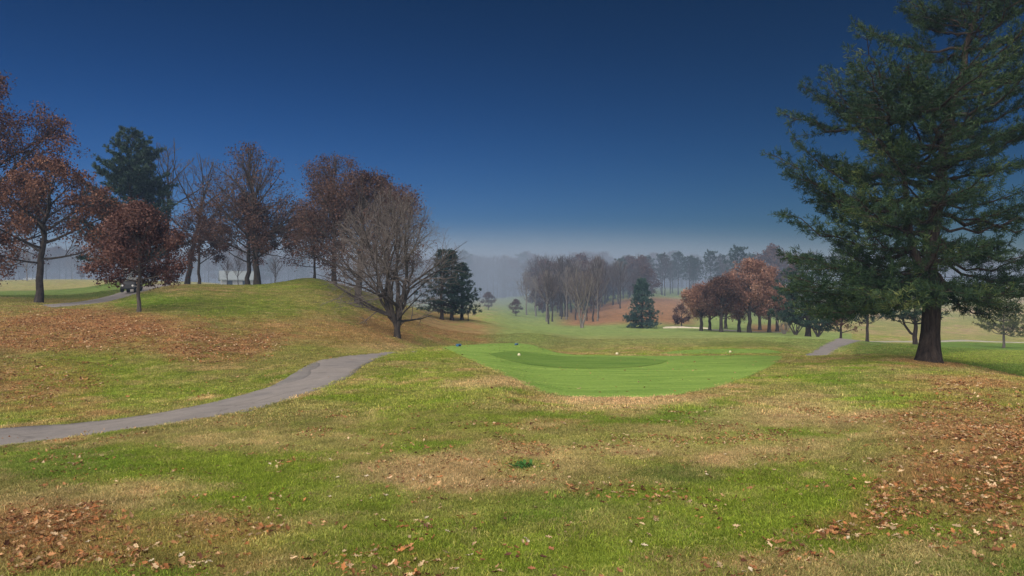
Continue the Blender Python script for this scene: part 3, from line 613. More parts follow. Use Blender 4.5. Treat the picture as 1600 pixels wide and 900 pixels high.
def conifer(seed, H, r0, env, base, spacing, per, el, twig_sp=.35, tuft_sp=.16, k=9, ln=.14, wd=.012, lean=(0, 0), droop=0.0, sec=.42, extra=None, trunks=None, gap=.12, fol_from=.22, L2max=2.2, lp=1.3, ex_r=.075, puff=1.0):
    """whorled conifer; env(z fraction, azimuth) = limb reach, el(z fraction) = limb elevation angle; returns trunk lines, twig lines, tufts"""
    g = np.random.default_rng(seed); tr, tw, T, D = [], [], [], []
    n = 14; t = np.linspace(0, 1, n + 1)
    P = np.stack([lean[0] * t**lp + g.normal(0, .006 * H, n + 1) * (t > 0), lean[1] * t**1.3 + g.normal(0, .006 * H, n + 1) * (t > 0), t * H], 1); P[0, 2] = -.25
    Rr = r0 * (1 - t) * .93 + .02; b1_ = P[0] + (P[1] - P[0]) * .32; Rr0 = Rr.copy(); P_ = np.vstack([P[:1], b1_[None], P[0:1] + (P[1] - P[0]) * .6, P[1:]]); tr.append((P_, np.concatenate([[Rr[0] * 1.75, Rr[0] * 1.28, Rr[0] * 1.08], Rr[1:]])))
    stems = [(P, Rr)] + (trunks or [])
    for s in stems[1:]: tr.append(s)
    limbs = []
    z = base * H; a0 = g.random() * 6.28
    while z < H * .985:
        zf = z / H; m = per if zf < .9 else max(3, per - 1); a0 += .7
        for q in range(m):
            if g.random() < gap: continue
            phi = a0 + q * 6.283 / m + g.normal(0, .28); f = min(zf * n, n - .01); i = int(f); si = 0 if len(stems) == 1 or zf > .8 or g.random() < .7 else 1
            if si == 0: p0 = P[i] * (1 - (f - i)) + P[i + 1] * (f - i)
            else:
                SP = stems[1][0]; ii = int(np.argmin(np.abs(SP[:, 2] - z))); p0 = SP[ii]
            e = el(zf) + g.normal(0, .12); L = env(zf, phi) * g.uniform(.72, 1.12)
            tip = p0 + np.array([math.cos(phi) * math.cos(e), math.sin(phi) * math.cos(e), math.sin(e)]) * L; limbs.append((p0, tip, max(.012, min(Rr[i] * .5, .012 + L * .016))))
        z += spacing * g.uniform(.75, 1.25) * (1 if zf < .8 else .7)
    for (p0, tip) in (extra or []): limbs.append((np.array(p0, float), np.array(tip, float), ex_r))
    for p0, tip, ra in limbs:
        L = np.linalg.norm(tip - p0); m = 8; s = np.linspace(0, 1, m + 1)[:, None]
        sag = np.array([0, 0, 1.0]) * (-(L * .07 + droop * L) * np.sin(s * math.pi)); C = p0 * (1 - s) + tip * s + sag + g.normal(0, .018 * L, (m + 1, 3)) * (s > 0) * (s < 1)
        (tr if ra > .05 else tw).append((C, np.linspace(ra, .009, m + 1)))
        ax = unit(tip - p0); side = unit(np.cross(ax, [0, 0, 1])); sgn = 1
        ns = max(3, int(L * (1 - fol_from) / twig_sp))
        for j in range(ns):
            u = fol_from + (1 - fol_from) * (j + g.random() * .6) / ns; f = min(u * m, m - .01); i = int(f); p = C[i] * (1 - (f - i)) + C[i + 1] * (f - i)
            an = g.uniform(.55, 1.15); sgn = -sgn; d = unit(ax * math.cos(an) + side * sgn * math.sin(an) + np.array([0, 0, g.uniform(-.05 if puff == 1 else -.15, .35 if puff == 1 else .4)]))
            L2 = min(L2max, L * sec) * (1.08 - u)**.7 * g.uniform(.6, 1.15) + .18
            q = np.linspace(0, 1, 4)[:, None]; C2 = p + d * L2 * q + np.array([0, 0, 1]) * (.12 * L2 * q**2 - droop * L2 * q)
            tw.append((C2, np.linspace(.012, .005, 4)))
            nt_ = max(2, int(L2 / tuft_sp))
            for v in range(nt_):
                w_ = .2 + .8 * (v + 1) / nt_; pp = p + d * L2 * w_ + np.array([0, 0, 1]) * (.12 * L2 * w_**2 - droop * L2 * w_)
                T.append(pp + g.normal(0, .5, 3) * [tuft_sp * puff, tuft_sp * puff, tuft_sp * (.55 if puff == 1 else puff)]); D.append(unit(d * .8 + g.normal(0, .4, 3)))
        T.append(C[-1]); D.append(ax)
    return tr, tw, np.array(T), np.array(D)

def tree_object(name, loc, tr_lines, tw_lines, leafQ, mats, label, cat='tree', group=None, rz=0, trunk_sides=9):
    root = empty(name, loc, rz); tag(root, label, cat, group)
    V, Q = tubes(tr_lines, trunk_sides); link_mesh(obj_name='trunk', V=V, Q=Q, mats=[mats[0]], parent=root, smooth=True)
    V1, Q1 = tubes(tw_lines, 3); parts = [(V1, Q1, 0)]
    if leafQ is not None: parts.append((leafQ[0], leafQ[1], 1))
    V, Q, mi = join(parts); link_mesh('crown', V, Q, mats[1:], root, midx=mi)
    return root
def link_mesh(obj_name, V, Q, mats, parent, smooth=False, midx=None):
    return obj(obj_name, mesh_np(obj_name, V, Q, mats, midx, smooth=smooth), parent)
def deciduous(name, px, d, seed, H, r0, env, n1, base, ang1, label, leaves=None, top=None, mats=('bark', 'twig', 'red_leaf'), group=None, loc=None, rz=0, **k):
    x, y = at(px, d) if loc is None else loc; z = H1(x, y)
    o, tips = grow(seed, H, r0, env, n1, base, ang1, **k)
    lf = leaf_cards(tips, *leaves, seed=seed + 1, top=top) if leaves else None
    m = [M[a] for a in mats]; m = m if leaves else m[:2]
    return tree_object(name, (x, y, z), o[0] + o[1], [l for lv in o[2:] for l in lv], lf, m, label, group=group, rz=rz)
def pine(name, px, d, seed, H, r0, env, base, spacing, per, el, label, mats=('pine_bark', 'pine_bark', 'dark_needle'), group=None, loc=None, rz=0, **k):
    x, y = at(px, d) if loc is None else loc; z = H1(x, y)
    kk = {a: k.pop(a) for a in ('k', 'ln', 'wd', 'up') if a in k}
    tr, tw, T, D = conifer(seed, H, r0, env, base, spacing, per, el, **k)
    lf = needle_tufts(T, D, int(kk.get('k', 9) * 1.7), kk.get('ln', .14) * 1.15, kk.get('wd', .012) * 1.7, seed, kk.get('up', .25))
    return tree_object(name, (x, y, z), tr, tw, lf, [M[a] for a in mats], label, group=group, rz=rz)
def copy_tree(o, loc, rz, s, label=None, group=None):
    c = o.copy(); COL.objects.link(c); c.location = loc; c.rotation_euler = (0, 0, rz); c.scale = (s[0], s[0], s[1]) if isinstance(s, tuple) else (s,) * 3
    if label: c['label'] = label
    if group: c['group'] = group
    for ch in list(o.children):
        q = ch.copy(); COL.objects.link(q); q.parent = c
    return c
def dome(R_, lo=.25, pk=.55, top=0.0):
    def f(z):
        if z < lo: return R_ * .45
        if z < pk: return R_ * (.55 + .45 * math.sin((z - lo) / (pk - lo) * math.pi / 2))
        return R_ * max(.12, math.cos((z - pk) / (1.02 - pk) * math.pi / 2)**.6)
    return f

# the big white pine at the right
PX_, PD = 1450, 25.0
px0, py0 = at(PX_, PD); pz0 = H1(px0, py0)
def hp(px, py, dy=0.0):
    d = PD + dy; return ((px - 800) / F * d - px0, dy, EYE - (py - HOR) * d / F - pz0)
def henv(zf, phi):
    c = math.cos(phi); base_ = np.interp(zf, [0, .18, .3, .45, .6, .72, .82, .92, 1], [3.8, 4.9, 5.1, 4.8, 4.5, 4.1, 3.2, 1.9, .4])
    return base_ * (1.0 + .06 * c) * (.84 + .30 * math.sin(9 * phi + 23 * zf) * math.sin(31 * zf))
hx = [((1452,440),(1262,484),-.8),((1452,425),(1232,455),.6),((1455,420),(1300,488),-1.6),((1455,400),(1240,400),-1.2),((1456,385),(1222,335),.4),((1458,350),(1208,242),-.4),
      ((1458,335),(1240,215),1.4),((1460,300),(1292,112),-.3),((1462,280),(1335,130),.8),((1465,250),(1385,95),-.6),((1470,215),(1440,62),.5),((1455,430),(1395,470),-3.2),
      ((1458,420),(1545,470),-2.5),((1458,430),(1590,485),-1.0),((1460,405),(1640,440),-1.5),((1462,350),(1660,335),-.6),((1465,250),(1650,180),-.6),((1455,415),(1350,450),-3.4),
      ((1458,410),(1490,455),-3.0),((1456,425),(1570,450),1.5),((1470,200),(1620,90),-.5),((1460,380),(1600,400),-2.4),((1458,360),(1330,300),-2.8),((1462,300),(1370,215),-2.4)]
hx += [((1455,425),(1250,470),1.5),((1455,430),(1290,482),1.0),((1455,425),(1340,478),-1.8),((1455,415),(1240,432),-2.0),((1455,420),(1312,462),2.2),((1457,400),(1222,398),2.0),((1456,425),(1390,466),1.2),((1456,428),(1500,478),-1.6),((1456,432),(1545,492),.6)]
extra = [(hp(*a), hp(b_[0], b_[1], dy)) for a, b_, dy in hx]
st = np.array([hp(1452,452), hp(1440,425), hp(1426,390), hp(1419,350), hp(1416,310), hp(1412,265), hp(1414,225), hp(1408,185)]); 
lean = hp(1560, 0)[0]
tr, tw, T, D = conifer(11, 13.9, .33, henv, .20, .55, 6, lambda z: -.06 + .62 * z, twig_sp=.17, tuft_sp=.11, lean=(2.35, .3), lp=2.1, ex_r=.055, extra=extra, trunks=[(st, np.linspace(.17, .05, 8))], gap=.14, fol_from=.26, L2max=1.8, sec=.48, puff=1.1, droop=.04)

print('tufts', len(T)); lf = needle_tufts(T, D, 12, .16, .017, 3, .15)
tree_object('white_pine', (px0, py0, pz0), tr, tw, lf, [M['pine_bark'], M['pine_bark'], M['needle']], 'huge white pine with a thick dark trunk and spreading layered limbs', trunk_sides=14)

# ---- left hill
deciduous('oak_tree', 60, 50, 21, 9.6, .26, dome(4.6, .2, .5), 24, .28, (1.4, .5), 'leaning oak with rusty leaves and a bare dark trunk at the left edge', (20000, .17, .22), mats=('bark', 'twig', 'rust_leaf'), lean=(.9, 0), dens=(1.5, 2.6, 4))
deciduous('oak_tree', -62, 53, 22, 16.5, .42, dome(7.8, .15, .5), 26, .22, (1.25, .35), 'tall dark red oak reaching in from beyond the left frame edge', (32000, .18, .28), mats=('bark', 'twig', 'red_leaf'), dens=(1.1, 2.0, 3))
deciduous('oak_tree', 217, 38, 23, 5.45, .105, lambda z: 2.45 * np.interp(z, [0, .16, .22, .30, .42, .6, .75, .9, 1.02], [.15, .15, .3, .9, 1, .9, .72, .45, .12]), 30, .25, (1.5, .4), 'small round red oak with a slim straight trunk and dense russet leaves', (21000, .125, .17), mats=('grey_bark', 'twig', 'red_leaf'), dens=(3.0, 4.5, 5), wig=.08)
wp = lambda r: (lambda zf, phi: r * np.interp(zf, [0, .15, .35, .6, .8, 1], [.95, 1, .95, .80, .6, .2]) * (.97 + .26 * math.sin(3 * phi + 7 * zf)))
pine('pine_tree', 205, 76, 31, 15.2, .30, wp(5.4), .14, .75, 6, lambda z: .1 + .75 * z, 'tall dark pine behind the small round red oak', twig_sp=.34, tuft_sp=.2, k=12, ln=.28, wd=.035, gap=.12, L2max=2.0)
deciduous('bare_tree', 262, 82, 41, 15.6, .28, dome(5.0, .3, .7), 15, .38, (.9, .3), 'tall bare tree with open forked limbs just right of the dark pine', None, mats=('bark', 'twig'), levels=5, dens=(1.2, 2.0, 2.6), ratio=(.5, .5, .5), minr=.020, wig=.15)
deciduous('bare_tree', 292, 84, 42, 14.4, .3, dome(6.0, .3, .7), 13, .3, (1.0, .35), 'wide bare tree with one long bough sweeping toward the purple oak', None, mats=('bark', 'twig'), levels=5, dens=(1.1, 2.0, 2.6), minr=.020, wig=.15, lean=(2.8, 0))
deciduous('oak_tree', 311, 70, 24, 7.6, .15, dome(2.5, .2, .5), 20, .25, (1.2, .5), 'thin oak with sparse faded brown leaves behind the small red oak', (8500, .17, .22), top=(.6, .9, .2), mats=('bark', 'twig', 'dull_leaf'), dens=(2, 3, 4), minr=.009)
UPR = lambda R_: (lambda z: R_ * np.interp(z, [0, .15, .3, .55, .75, .9, 1.02], [.4, .85, 1, .92, .6, .38, .12]))
deciduous('oak_tree', 402, 65, 25, 12.2, .29, UPR(5.6), 44, .16, (1.2, .2), 'tall upright oak with purple brown leaves and a twiggy top', (15000, .17, .24), top=(.30, .68, .08), mats=('bark', 'twig', 'dull_leaf'), dens=(1.8, 2.6, 4), lean=(-.8, 0), minr=.010)
deciduous('oak_tree', 388, 67, 26, 8.0, .22, UPR(3.4), 24, .2, (1.2, .3), 'shorter oak whose thin trunk stands beside the tall upright oak', (9500, .16, .2), mats=('bark', 'twig', 'red_leaf'), dens=(1.8, 2.6, 4))
deciduous('oak_tree', 491, 73, 27, 6.2, .13, dome(3.2, .12, .5), 26, .14, (1.4, .5), 'low rusty orange oak on the crest of the hill', (14000, .17, .24), mats=('bark', 'twig', 'rust_leaf'), dens=(2.2, 3, 4))
deciduous('oak_tree', 560, 59, 28, 10.4, .30, dome(5.6, .15, .5), 38, .16, (1.35, .25), 'large dark purple brown oak with a thick black trunk', (18000, .16, .28), mats=('bark', 'twig', 'dull_leaf'), dens=(1.5, 2.6, 4), minr=.009, lean=(.5, 0))
deciduous('oak_tree', 522, 69, 29, 11.9, .24, dome(4.4, .2, .62), 30, .2, (1.1, .25), 'oak with two rounded dark red tops behind the large purple brown one', (11500, .15, .26), mats=('bark', 'twig', 'dull_leaf'), dens=(1.6, 2.6, 4), minr=.009)
deciduous('oak_tree', 606, 70, 30, 11.6, .24, dome(4.8, .2, .6), 30, .2, (1.1, .25), 'dark brown oak rising behind the grey bare tree', (11500, .15, .26), mats=('bark', 'twig', 'dull_leaf'), dens=(1.6, 2.6, 4), minr=.009)
gx, gy = ground(621, 532, d0=41, d1=60)
deciduous('crabapple_tree', 621, 45, 51, 9.0, .26, lambda z: 4.5 * np.interp(z, [0, .1, .25, .5, .75, .92, 1.02], [.25, .65, 1, 1, .82, .5, .2]), 50, .15, (1.2, .25), 'silvery grey bare tree with low forking stems and a dense fan of twigs',
          None, mats=('bark', 'grey_twig'), levels=5, ft=.10, dens=(2.0, 3.0, 4.0), ratio=(.48, .5, .5), lean=(-.5, 0), fork=[(-2.2, .3, .80, .62), (1.7, -.2, .74, .75), (.2, .8, .98, .6), (-.9, -.6, .94, .55), (2.5, .6, .58, .5), (-3.0, -.3, .62, .45)], minr=.006, wig=.13, trop=.03)
cone = lambda r: (lambda zf, phi: r * np.interp(zf, [0, .2, .6, 1], [.85, 1, .62, .06]) * (1 + .15 * math.sin(2 * phi + 5 * zf)))
pine('pine_tree', 690, 77, 32, 7.4, .2, cone(2.3), .14, .55, 6, lambda z: .05 + .5 * z, 'dark pine partly hidden by the grey bare tree, first of three', twig_sp=.36, tuft_sp=.24, k=9, ln=.22, wd=.028, group='three dark pines ending the hill row')
pine('pine_tree', 706, 78, 33, 7.2, .2, cone(2.2), .12, .55, 6, lambda z: .05 + .5 * z, 'middle one of the three dark pines that end the row', twig_sp=.36, tuft_sp=.24, k=9, ln=.22, wd=.028, group='three dark pines ending the hill row')
pine('pine_tree', 722, 80, 34, 6.2, .2, cone(2.1), .12, .5, 6, lambda z: .0 + .4 * z, 'last and lowest of the three dark pines, nearest the foggy valley', twig_sp=.34, tuft_sp=.24, k=9, ln=.22, wd=.028, group='three dark pines ending the hill row')

# ---- right, beyond the tee
pine('pine_tree', 1262, 76, 35, 8.4, .30, lambda zf, phi: 4.3 * np.interp(zf, [0, .15, .4, .7, 1], [.5, 1, .95, .6, .1]), .14, .6, 6, lambda z: .02 + .5 * z, 'bushy dark pine with a stout trunk left of the asphalt crest', twig_sp=.4, tuft_sp=.26, k=10, ln=.24, wd=.03)
pine('pine_tree', 1355, 72, 36, 5.9, .15, lambda zf, phi: 2.7 * np.interp(zf, [0, .25, .5, .8, 1], [.5, 1, .9, .6, .2]), .30, .5, 5, lambda z: .25 + .5 * z, 'slim pine with an open hazy crown right of the asphalt crest', twig_sp=.4, tuft_sp=.26, k=9, ln=.22, wd=.026, gap=.2)
ox, oy = at(1430, 52)
pine('pine_tree', 1430, 52, 37, 4.7, .17, lambda zf, phi: 2.6 * np.interp(zf, [0, .25, .5, .8, 1], [.4, 1, .95, .7, .2]), .34, .42, 6, lambda z: .15 + .4 * z, 'forked pine half hidden behind the huge trunk', twig_sp=.34, tuft_sp=.2, k=9, ln=.19, wd=.022,
     trunks=[(np.array([(0, 0, .75), (-.35, 0, .95), (-.75, 0, 1.5), (-.95, 0, 2.1), (-1.2, 0, 3.0)]), np.array([.09, .085, .075, .06, .03]))])
pine('pine_tree', 1568, 78, 38, 4.9, .13, lambda zf, phi: 3.3 * np.interp(zf, [0, .3, .6, 1], [.4, 1, .8, .2]), .30, .45, 6, lambda z: .1 + .3 * z, 'small olive pine with a pale thin trunk by the yellow green', ('grey_bark', 'grey_bark', 'olive_needle'), twig_sp=.4, tuft_sp=.26, k=9, ln=.2, wd=.026)
deciduous('shrubby_tree', 1314, 74, 52, 3.1, .13, dome(1.9, .2, .5), 14, .2, (1.3, .5), 'small faded russet tree standing at the top of the asphalt crest', (2200, .16, .16), mats=('bark', 'twig', 'rust_leaf'), dens=(2, 3, 3))
sp = lambda r: (lambda zf, phi: r * np.interp(zf, [0, .12, .5, .8, 1], [.85, 1, .66, .36, .06]) * (.9 + .2 * math.sin(5 * phi + 17 * zf) + .1 * math.sin(40 * zf)))
pine('spruce_tree', 1003, 113, 39, 7.6, .2, sp(2.9), .05, .33, 8, lambda z: -.12 + .35 * z, 'blue green spruce standing alone beside the sand bunker', ('pine_bark', 'pine_bark', 'blue_needle'), twig_sp=.42, tuft_sp=.3, k=8, ln=.24, wd=.035, gap=.1)
deciduous('bare_tree', 909, 112, 53, 8.6, .2, lambda z: 3.0 * np.interp(z, [0, .2, .7, 1.02], [.2, .5, 1, .4]), 22, .15, (.6, .2), 'vase shaped bare tree with one pale stem at the edge of the foggy wood', None, mats=('pale_bark', 'grey_twig'), levels=4, dens=(1.6, 2.4, 3), fork=[(-1.0, 0, .9, .8), (1.7, 0, 1, .9), (.2, .5, .9, .6)], minr=.02)
# brown row
rb = [(1096,98,6.0,2.6,'hazed_leaf','thin reddish tree that starts the brown row beside the bunker'),(1109,102,5.4,2.2,'hazed_leaf','small reddish tree second in the brown row'),(1127,93,6.6,2.9,'dull_leaf','nearer dull brown tree whose trunk stands right of the bunker'),
      (1134,112,6.6,2.6,'dull_leaf','dull brown tree farther back behind the row'),(1155,96,5.6,2.6,'hazed_leaf','low tree tucked under the left side of the big rusty oak'),(1171,94,9.0,3.9,'hazed_leaf','biggest rusty oak of the row with a forked trunk'),
      (1187,112,7.4,2.8,'dull_leaf','brown tree behind the right side of the big rusty oak'),(1202,98,6.6,2.8,'hazed_leaf','russet tree right of the big rusty oak'),(1214,104,6.2,2.5,'hazed_leaf','russet tree at the end of the brown row near the bushy pine')]
for q, (px, d, h, r_, mt, lab) in enumerate(rb):
    deciduous('oak_tree', px, d, 60 + q, h, .17 + .012 * h, dome(r_, .2, .55), 20, .24, (1.25, .4), lab, (int(1700 * h), .21, .28), mats=('bark', 'twig', mt), dens=(1.5, 2.2, 3), minr=.013, group='brown trees in a row beyond the tee')
deciduous('small_tree', 1065, 118, 71, 3.4, .1, dome(1.55, .05, .45), 16, .06, (1.4, .5), 'small round russet tree between the spruce and the bunker', (2600, .2, .18), mats=('bark', 'twig', 'dull_leaf'), dens=(2, 3, 3), minr=.013)
for q, (px, d, h, lab) in enumerate([(1225,90,2.7,'leafless bush with pale splayed stems left of the bushy pine'),(1243,88,2.4,'leafless bush with short dark stems touching the bushy pine trunk'),(1278,84,2.9,'leafless forked bush just right of the bushy pine trunk')]):
    deciduous('bare_bush', px, d, 80 + q, h, .10, lambda z: 1.4 * np.interp(z, [0, .3, 1], [.2, .7, 1]), 18, .2, (.7, .3), lab, None, mats=(['pale_bark', 'bark', 'bark'][q], 'grey_twig'), fork=[(-1.2, 0, .9, 1), (-.5, .4, 1, .9), (.2, -.3, 1, 1), (.9, .2, .9, 1), (1.4, 0, .8, .8)], dens=(2.5, 3, 3), minr=.014)

# ---- far trees in the haze: prototypes first, then copies
def parked(o):
    for q in [o] + list(o.children): COL.objects.unlink(q)
    return o
def far_bare(seed, H, r_, twigm='twig', bark='bark'): return deciduous('bare_tree', 0, 0, seed, H, .22, dome(r_, .3, .65), 18, .3, (.8, .25), 'bare tree standing in the distant haze', None, mats=(bark, twigm), loc=(0, 60), dens=(1.2, 2.0, 2.2), minr=.028, wig=.14)
protos = [far_bare(101, 13, 3.6), far_bare(102, 15, 4.0), far_bare(103, 12, 4.2, 'grey_twig', 'pale_bark')]
pb = deciduous('brown_tree', 0, 0, 104, 9, .2, dome(3.6, .12, .5), 20, .15, (1.3, .4), 'x', (5200, .30, .3), mats=('bark', 'twig', 'dull_leaf'), loc=(0, 60), dens=(1.3, 2.0, 2.2), minr=.022)
pp = pine('ridge_pine', 0, 0, 105, 12, .2, lambda zf, phi: 2.9 * np.interp(zf, [0, .45, .7, .9, 1], [.3, .8, 1, .7, .2]), .42, .8, 5, lambda z: .2 + .4 * z, 'x', loc=(0, 60), twig_sp=.5, tuft_sp=.34, k=8, ln=.3, wd=.05)
pr = deciduous('brown_tree', 0, 0, 106, 9, .2, dome(3.4, .12, .5), 20, .15, (1.3, .4), 'x', (5000, .30, .3), mats=('bark', 'twig', 'rust_leaf'), loc=(0, 60), dens=(1.3, 2.0, 2.2), minr=.022)
PR = {'b0': protos[0], 'b1': protos[1], 'b2': protos[2], 'br': pb, 'pi': pp, 'ru': pr}; PH = {'b0': 13, 'b1': 15, 'b2': 12, 'br': 9, 'pi': 12, 'ru': 9}
for o in PR.values(): parked(o)
ft = [  # (px, depth, top row, kind, label or None, group)
 (1035,190,398,'pi',None),(1060,196,396,'pi',None),(1078,188,402,'pi',None),(1110,186,394,'pi',None),(1128,200,400,'pi',None),(1153,178,388,'pi','tallest pine of the hazy ridge line'),(970,185,405,'pi',None),(1012,200,402,'pi',None),
 (1205,185,388,'br','rounded grey brown tree showing above the big rusty oak'),(1226,190,398,'br','second rounded hazy tree touching the huge pine outline'),
 (763,165,457,'br','small round shrub-like tree alone in the foggy valley'),(806,150,468,'br','low misty tree at the foot of the foggy wood'),
 (823,160,425,'b2','pale barked birch like tree in the foggy valley'),(837,155,432,'b2','second pale barked tree beside the first in the foggy valley'),(1122,150,445,'b1',None),
]
rg = random.Random(5)
for k in range(26): ft.append((rg.uniform(842, 962), rg.uniform(128, 165), rg.uniform(400, 432), rg.choice(['b0', 'b1', 'b0', 'b2', 'b1', 'b0', 'br']), None))
for k in range(22): ft.append((rg.uniform(950, 1230), rg.uniform(182, 215), rg.uniform(396, 412), rg.choice(['b0', 'b1', 'b0', 'b1', 'pi']), None))
for k in range(6): ft.append((rg.uniform(890, 1000), rg.uniform(150, 165), rg.uniform(405, 425), rg.choice(['b0', 'b1']), None))
for (px, d, top) in ((1240,150,415),(1330,150,425),(1395,160,430)): ft.append((px, d, top, 'br', None))
LABK = {'pi': ('dark round topped pine on the hazy far ridge', 'pines on the hazy ridge'), 'b0': ('slender dark bare tree standing in the hazy wood beyond the fairway', 'dark bare trees of the hazy wood'),
        'b1': ('taller spreading bare tree in the hazy wood beyond the fairway', 'spreading bare trees of the hazy wood'), 'b2': ('pale stemmed bare tree in the hazy wood beyond the fairway', 'pale bare trees of the hazy wood'), 'br': ('round hazy brown tree at the edge of the distant wood', 'brown trees of the hazy wood')}
ORD = 'first second third fourth fifth sixth seventh eighth ninth tenth eleventh twelfth thirteenth fourteenth fifteenth'.split()
ft = [q + (None,) for q in ft]
for kd_, say in (('pi', '%s dark round topped pine from the left on the hazy far ridge'), ('br', '%s hazy brown round tree from the left along the distant wood'), ('b2', '%s pale stemmed bare tree from the left in the hazy wood')):
    sel = sorted([i for i, q in enumerate(ft) if q[3] == kd_ and not q[4]], key=lambda i: ft[i][0])
    for n_, i in enumerate(sel[:15]): ft[i] = ft[i][:4] + (say % ORD[n_], LABK[kd_][1])
for px, d, top, kd, lab, gp_ in ft:
    x, y = at(px, d); z = H1(x, y); h = EYE - (top - HOR) * d / F - z; s = h / PH[kd]
    copy_tree(PR[kd], (x, y, z - .1), rg.random() * 6.28, (s * rg.uniform(.85, 1.1), s), lab or LABK[kd][0], gp_ if lab else LABK[kd][1])
# left far field trees
for px, d, top, kd, lab in [(8,190,395,'b0',None),(22,200,400,'b1',None),(42,150,392,'b2','pale grey bare tree just left of the leaning oak trunk'),(72,195,398,'b0',None),(128,180,415,'br','hazy pale olive tree low behind the left field'),(355,120,402,'b0',None),(372,125,398,'b1',None),(430,120,400,'b0',None)]:
    x, y = at(px, d); z = H1(x, y); h = EYE - (top - HOR) * d / F - z; s = h / PH[kd]
    copy_tree(PR[kd], (x, y, z - .1), rg.random() * 6.28, (s, s), lab or 'slender hazy bare tree beyond the left hill', None if lab else 'hazy bare trees beyond the left hill')
# the distant woods that nobody could count
src = []
for kd in ('b0', 'b1', 'br', 'pi', 'b2'):
    r_ = PR[kd]; bmj = bpy.data.meshes.new('wood_tree'); bm_ = bmesh.new(); mats_ = []; idx0 = 0
    for ch in r_.children:
        n0 = len(bm_.faces); bm_.from_mesh(ch.data); bm_.faces.ensure_lookup_table()
        for f in bm_.faces[n0:]: f.material_index += idx0
        mats_ += list(ch.data.materials); idx0 += len(ch.data.materials)
    bm_.to_mesh(bmj); bm_.free()
    for m_ in mats_: bmj.materials.append(m_)
    src.append(bpy.data.objects.new('wood_tree_%s' % kd, bmj))
order = sorted(range(5), key=lambda i: src[i].name); hts = [[13, 15, 9, 12, 12][i] for i in order]
def woods(name, n, x0, x1, d0, d1, t0, t1, wts):
    px = rng.uniform(x0, x1, n); d = rng.uniform(d0, d1, n); x = (px - 800) / F * d; z = height(x, d)
    top = rng.uniform(t0, t1, n) - 5 * fbm(px * .03, px * 0 + 3, 3, 3); h = EYE - (top - HOR) * d / F - z
    i = rng.choice(5, n, p=wts); hh = np.array(hts)[i]; s = np.clip(h, 4, 17.5) / hh
    scatter(name, src, np.stack([x, d, z - .2], 1), np.stack([np.zeros(n), np.zeros(n), rng.random(n) * 6.28], 1), np.stack([s * 1.1, s * 1.1, s], 1), i, np.ones((n, 3)))
# sources sorted by name: b0, b1, b2, br, pi
woods('distant_woods', 620, 690, 1260, 270, 470, 396, 414, [.3, .3, .1, .15, .15])
woods('distant_woods_left', 420, -150, 480, 225, 380, 385, 410, [.3, .25, .1, .2, .15])
woods('distant_woods_right', 220, 1240, 1760, 300, 400, 392, 412, [.3, .25, .1, .25, .1])
woods('distant_woods_mid', 160, 470, 700, 225, 400, 402, 420, [.3, .3, .1, .15, .15])
woods('valley_wood_edge', 150, 835, 1010, 165, 250, 400, 430, [.35, .3, .1, .2, .05])

# ------------------------------------------------------------------ small things
def bm_obj(name, bm, mat, parent=None, loc=None, bev=0):
    if bev: bmesh.ops.bevel(bm, geom=list(bm.edges), offset=bev, segments=2, affect='EDGES', clamp_overlap=True)
    me = bpy.data.meshes.new(name); bm.to_mesh(me); bm.free(); me.materials.append(mat)
    return obj(name, me, parent, loc)
def box(bm, c, s, rot=None):
    m = Matrix.Translation(c) @ (rot or Matrix.Identity(4)) @ Matrix.Diagonal((*s, 1)); bmesh.ops.create_cube(bm, size=1, matrix=m)
def cyl(bm, c, r, h, axis='Z', seg=18, r2=None):
    rt = {'Z': Matrix.Identity(4), 'X': Matrix.Rotation(R(90), 4, 'Y'), 'Y': Matrix.Rotation(R(90), 4, 'X')}[axis]
    bmesh.ops.create_cone(bm, cap_ends=True, segments=seg, radius1=r, radius2=r if r2 is None else r2, depth=h, matrix=Matrix.Translation(c) @ rt)
m_white = mat_plain('white_plastic', (0.75, 0.74, 0.70), 0.5, 0.4, .05); m_black = mat_plain('black_plastic', (0.012, 0.012, 0.016), 0.5, 0.5, .1)
m_ball = mat_plain('cream_plastic', (0.62, 0.56, 0.36), 0.4, 0.5, .05); m_blue = mat_plain('blue_plastic', (0.05, 0.16, 0.30), 0.45, 0.5, .1); m_rub = mat_plain('rubber', (0.02, 0.02, 0.02), 0.9, 0.2)
m_tan = mat_plain('tan_vinyl', (0.45, 0.36, 0.26), 0.6, 0.3, .08); m_met = mat_plain('metal', (0.35, 0.36, 0.38), 0.35, 0.5, .05, metal=.8)
m_glass, _nt, _b = mat_base('tinted_glass', 0.1, 0.5); _b.inputs['Base Color'].default_value = (0.10, 0.13, 0.15, 1); _b.inputs['Alpha'].default_value = 0.45
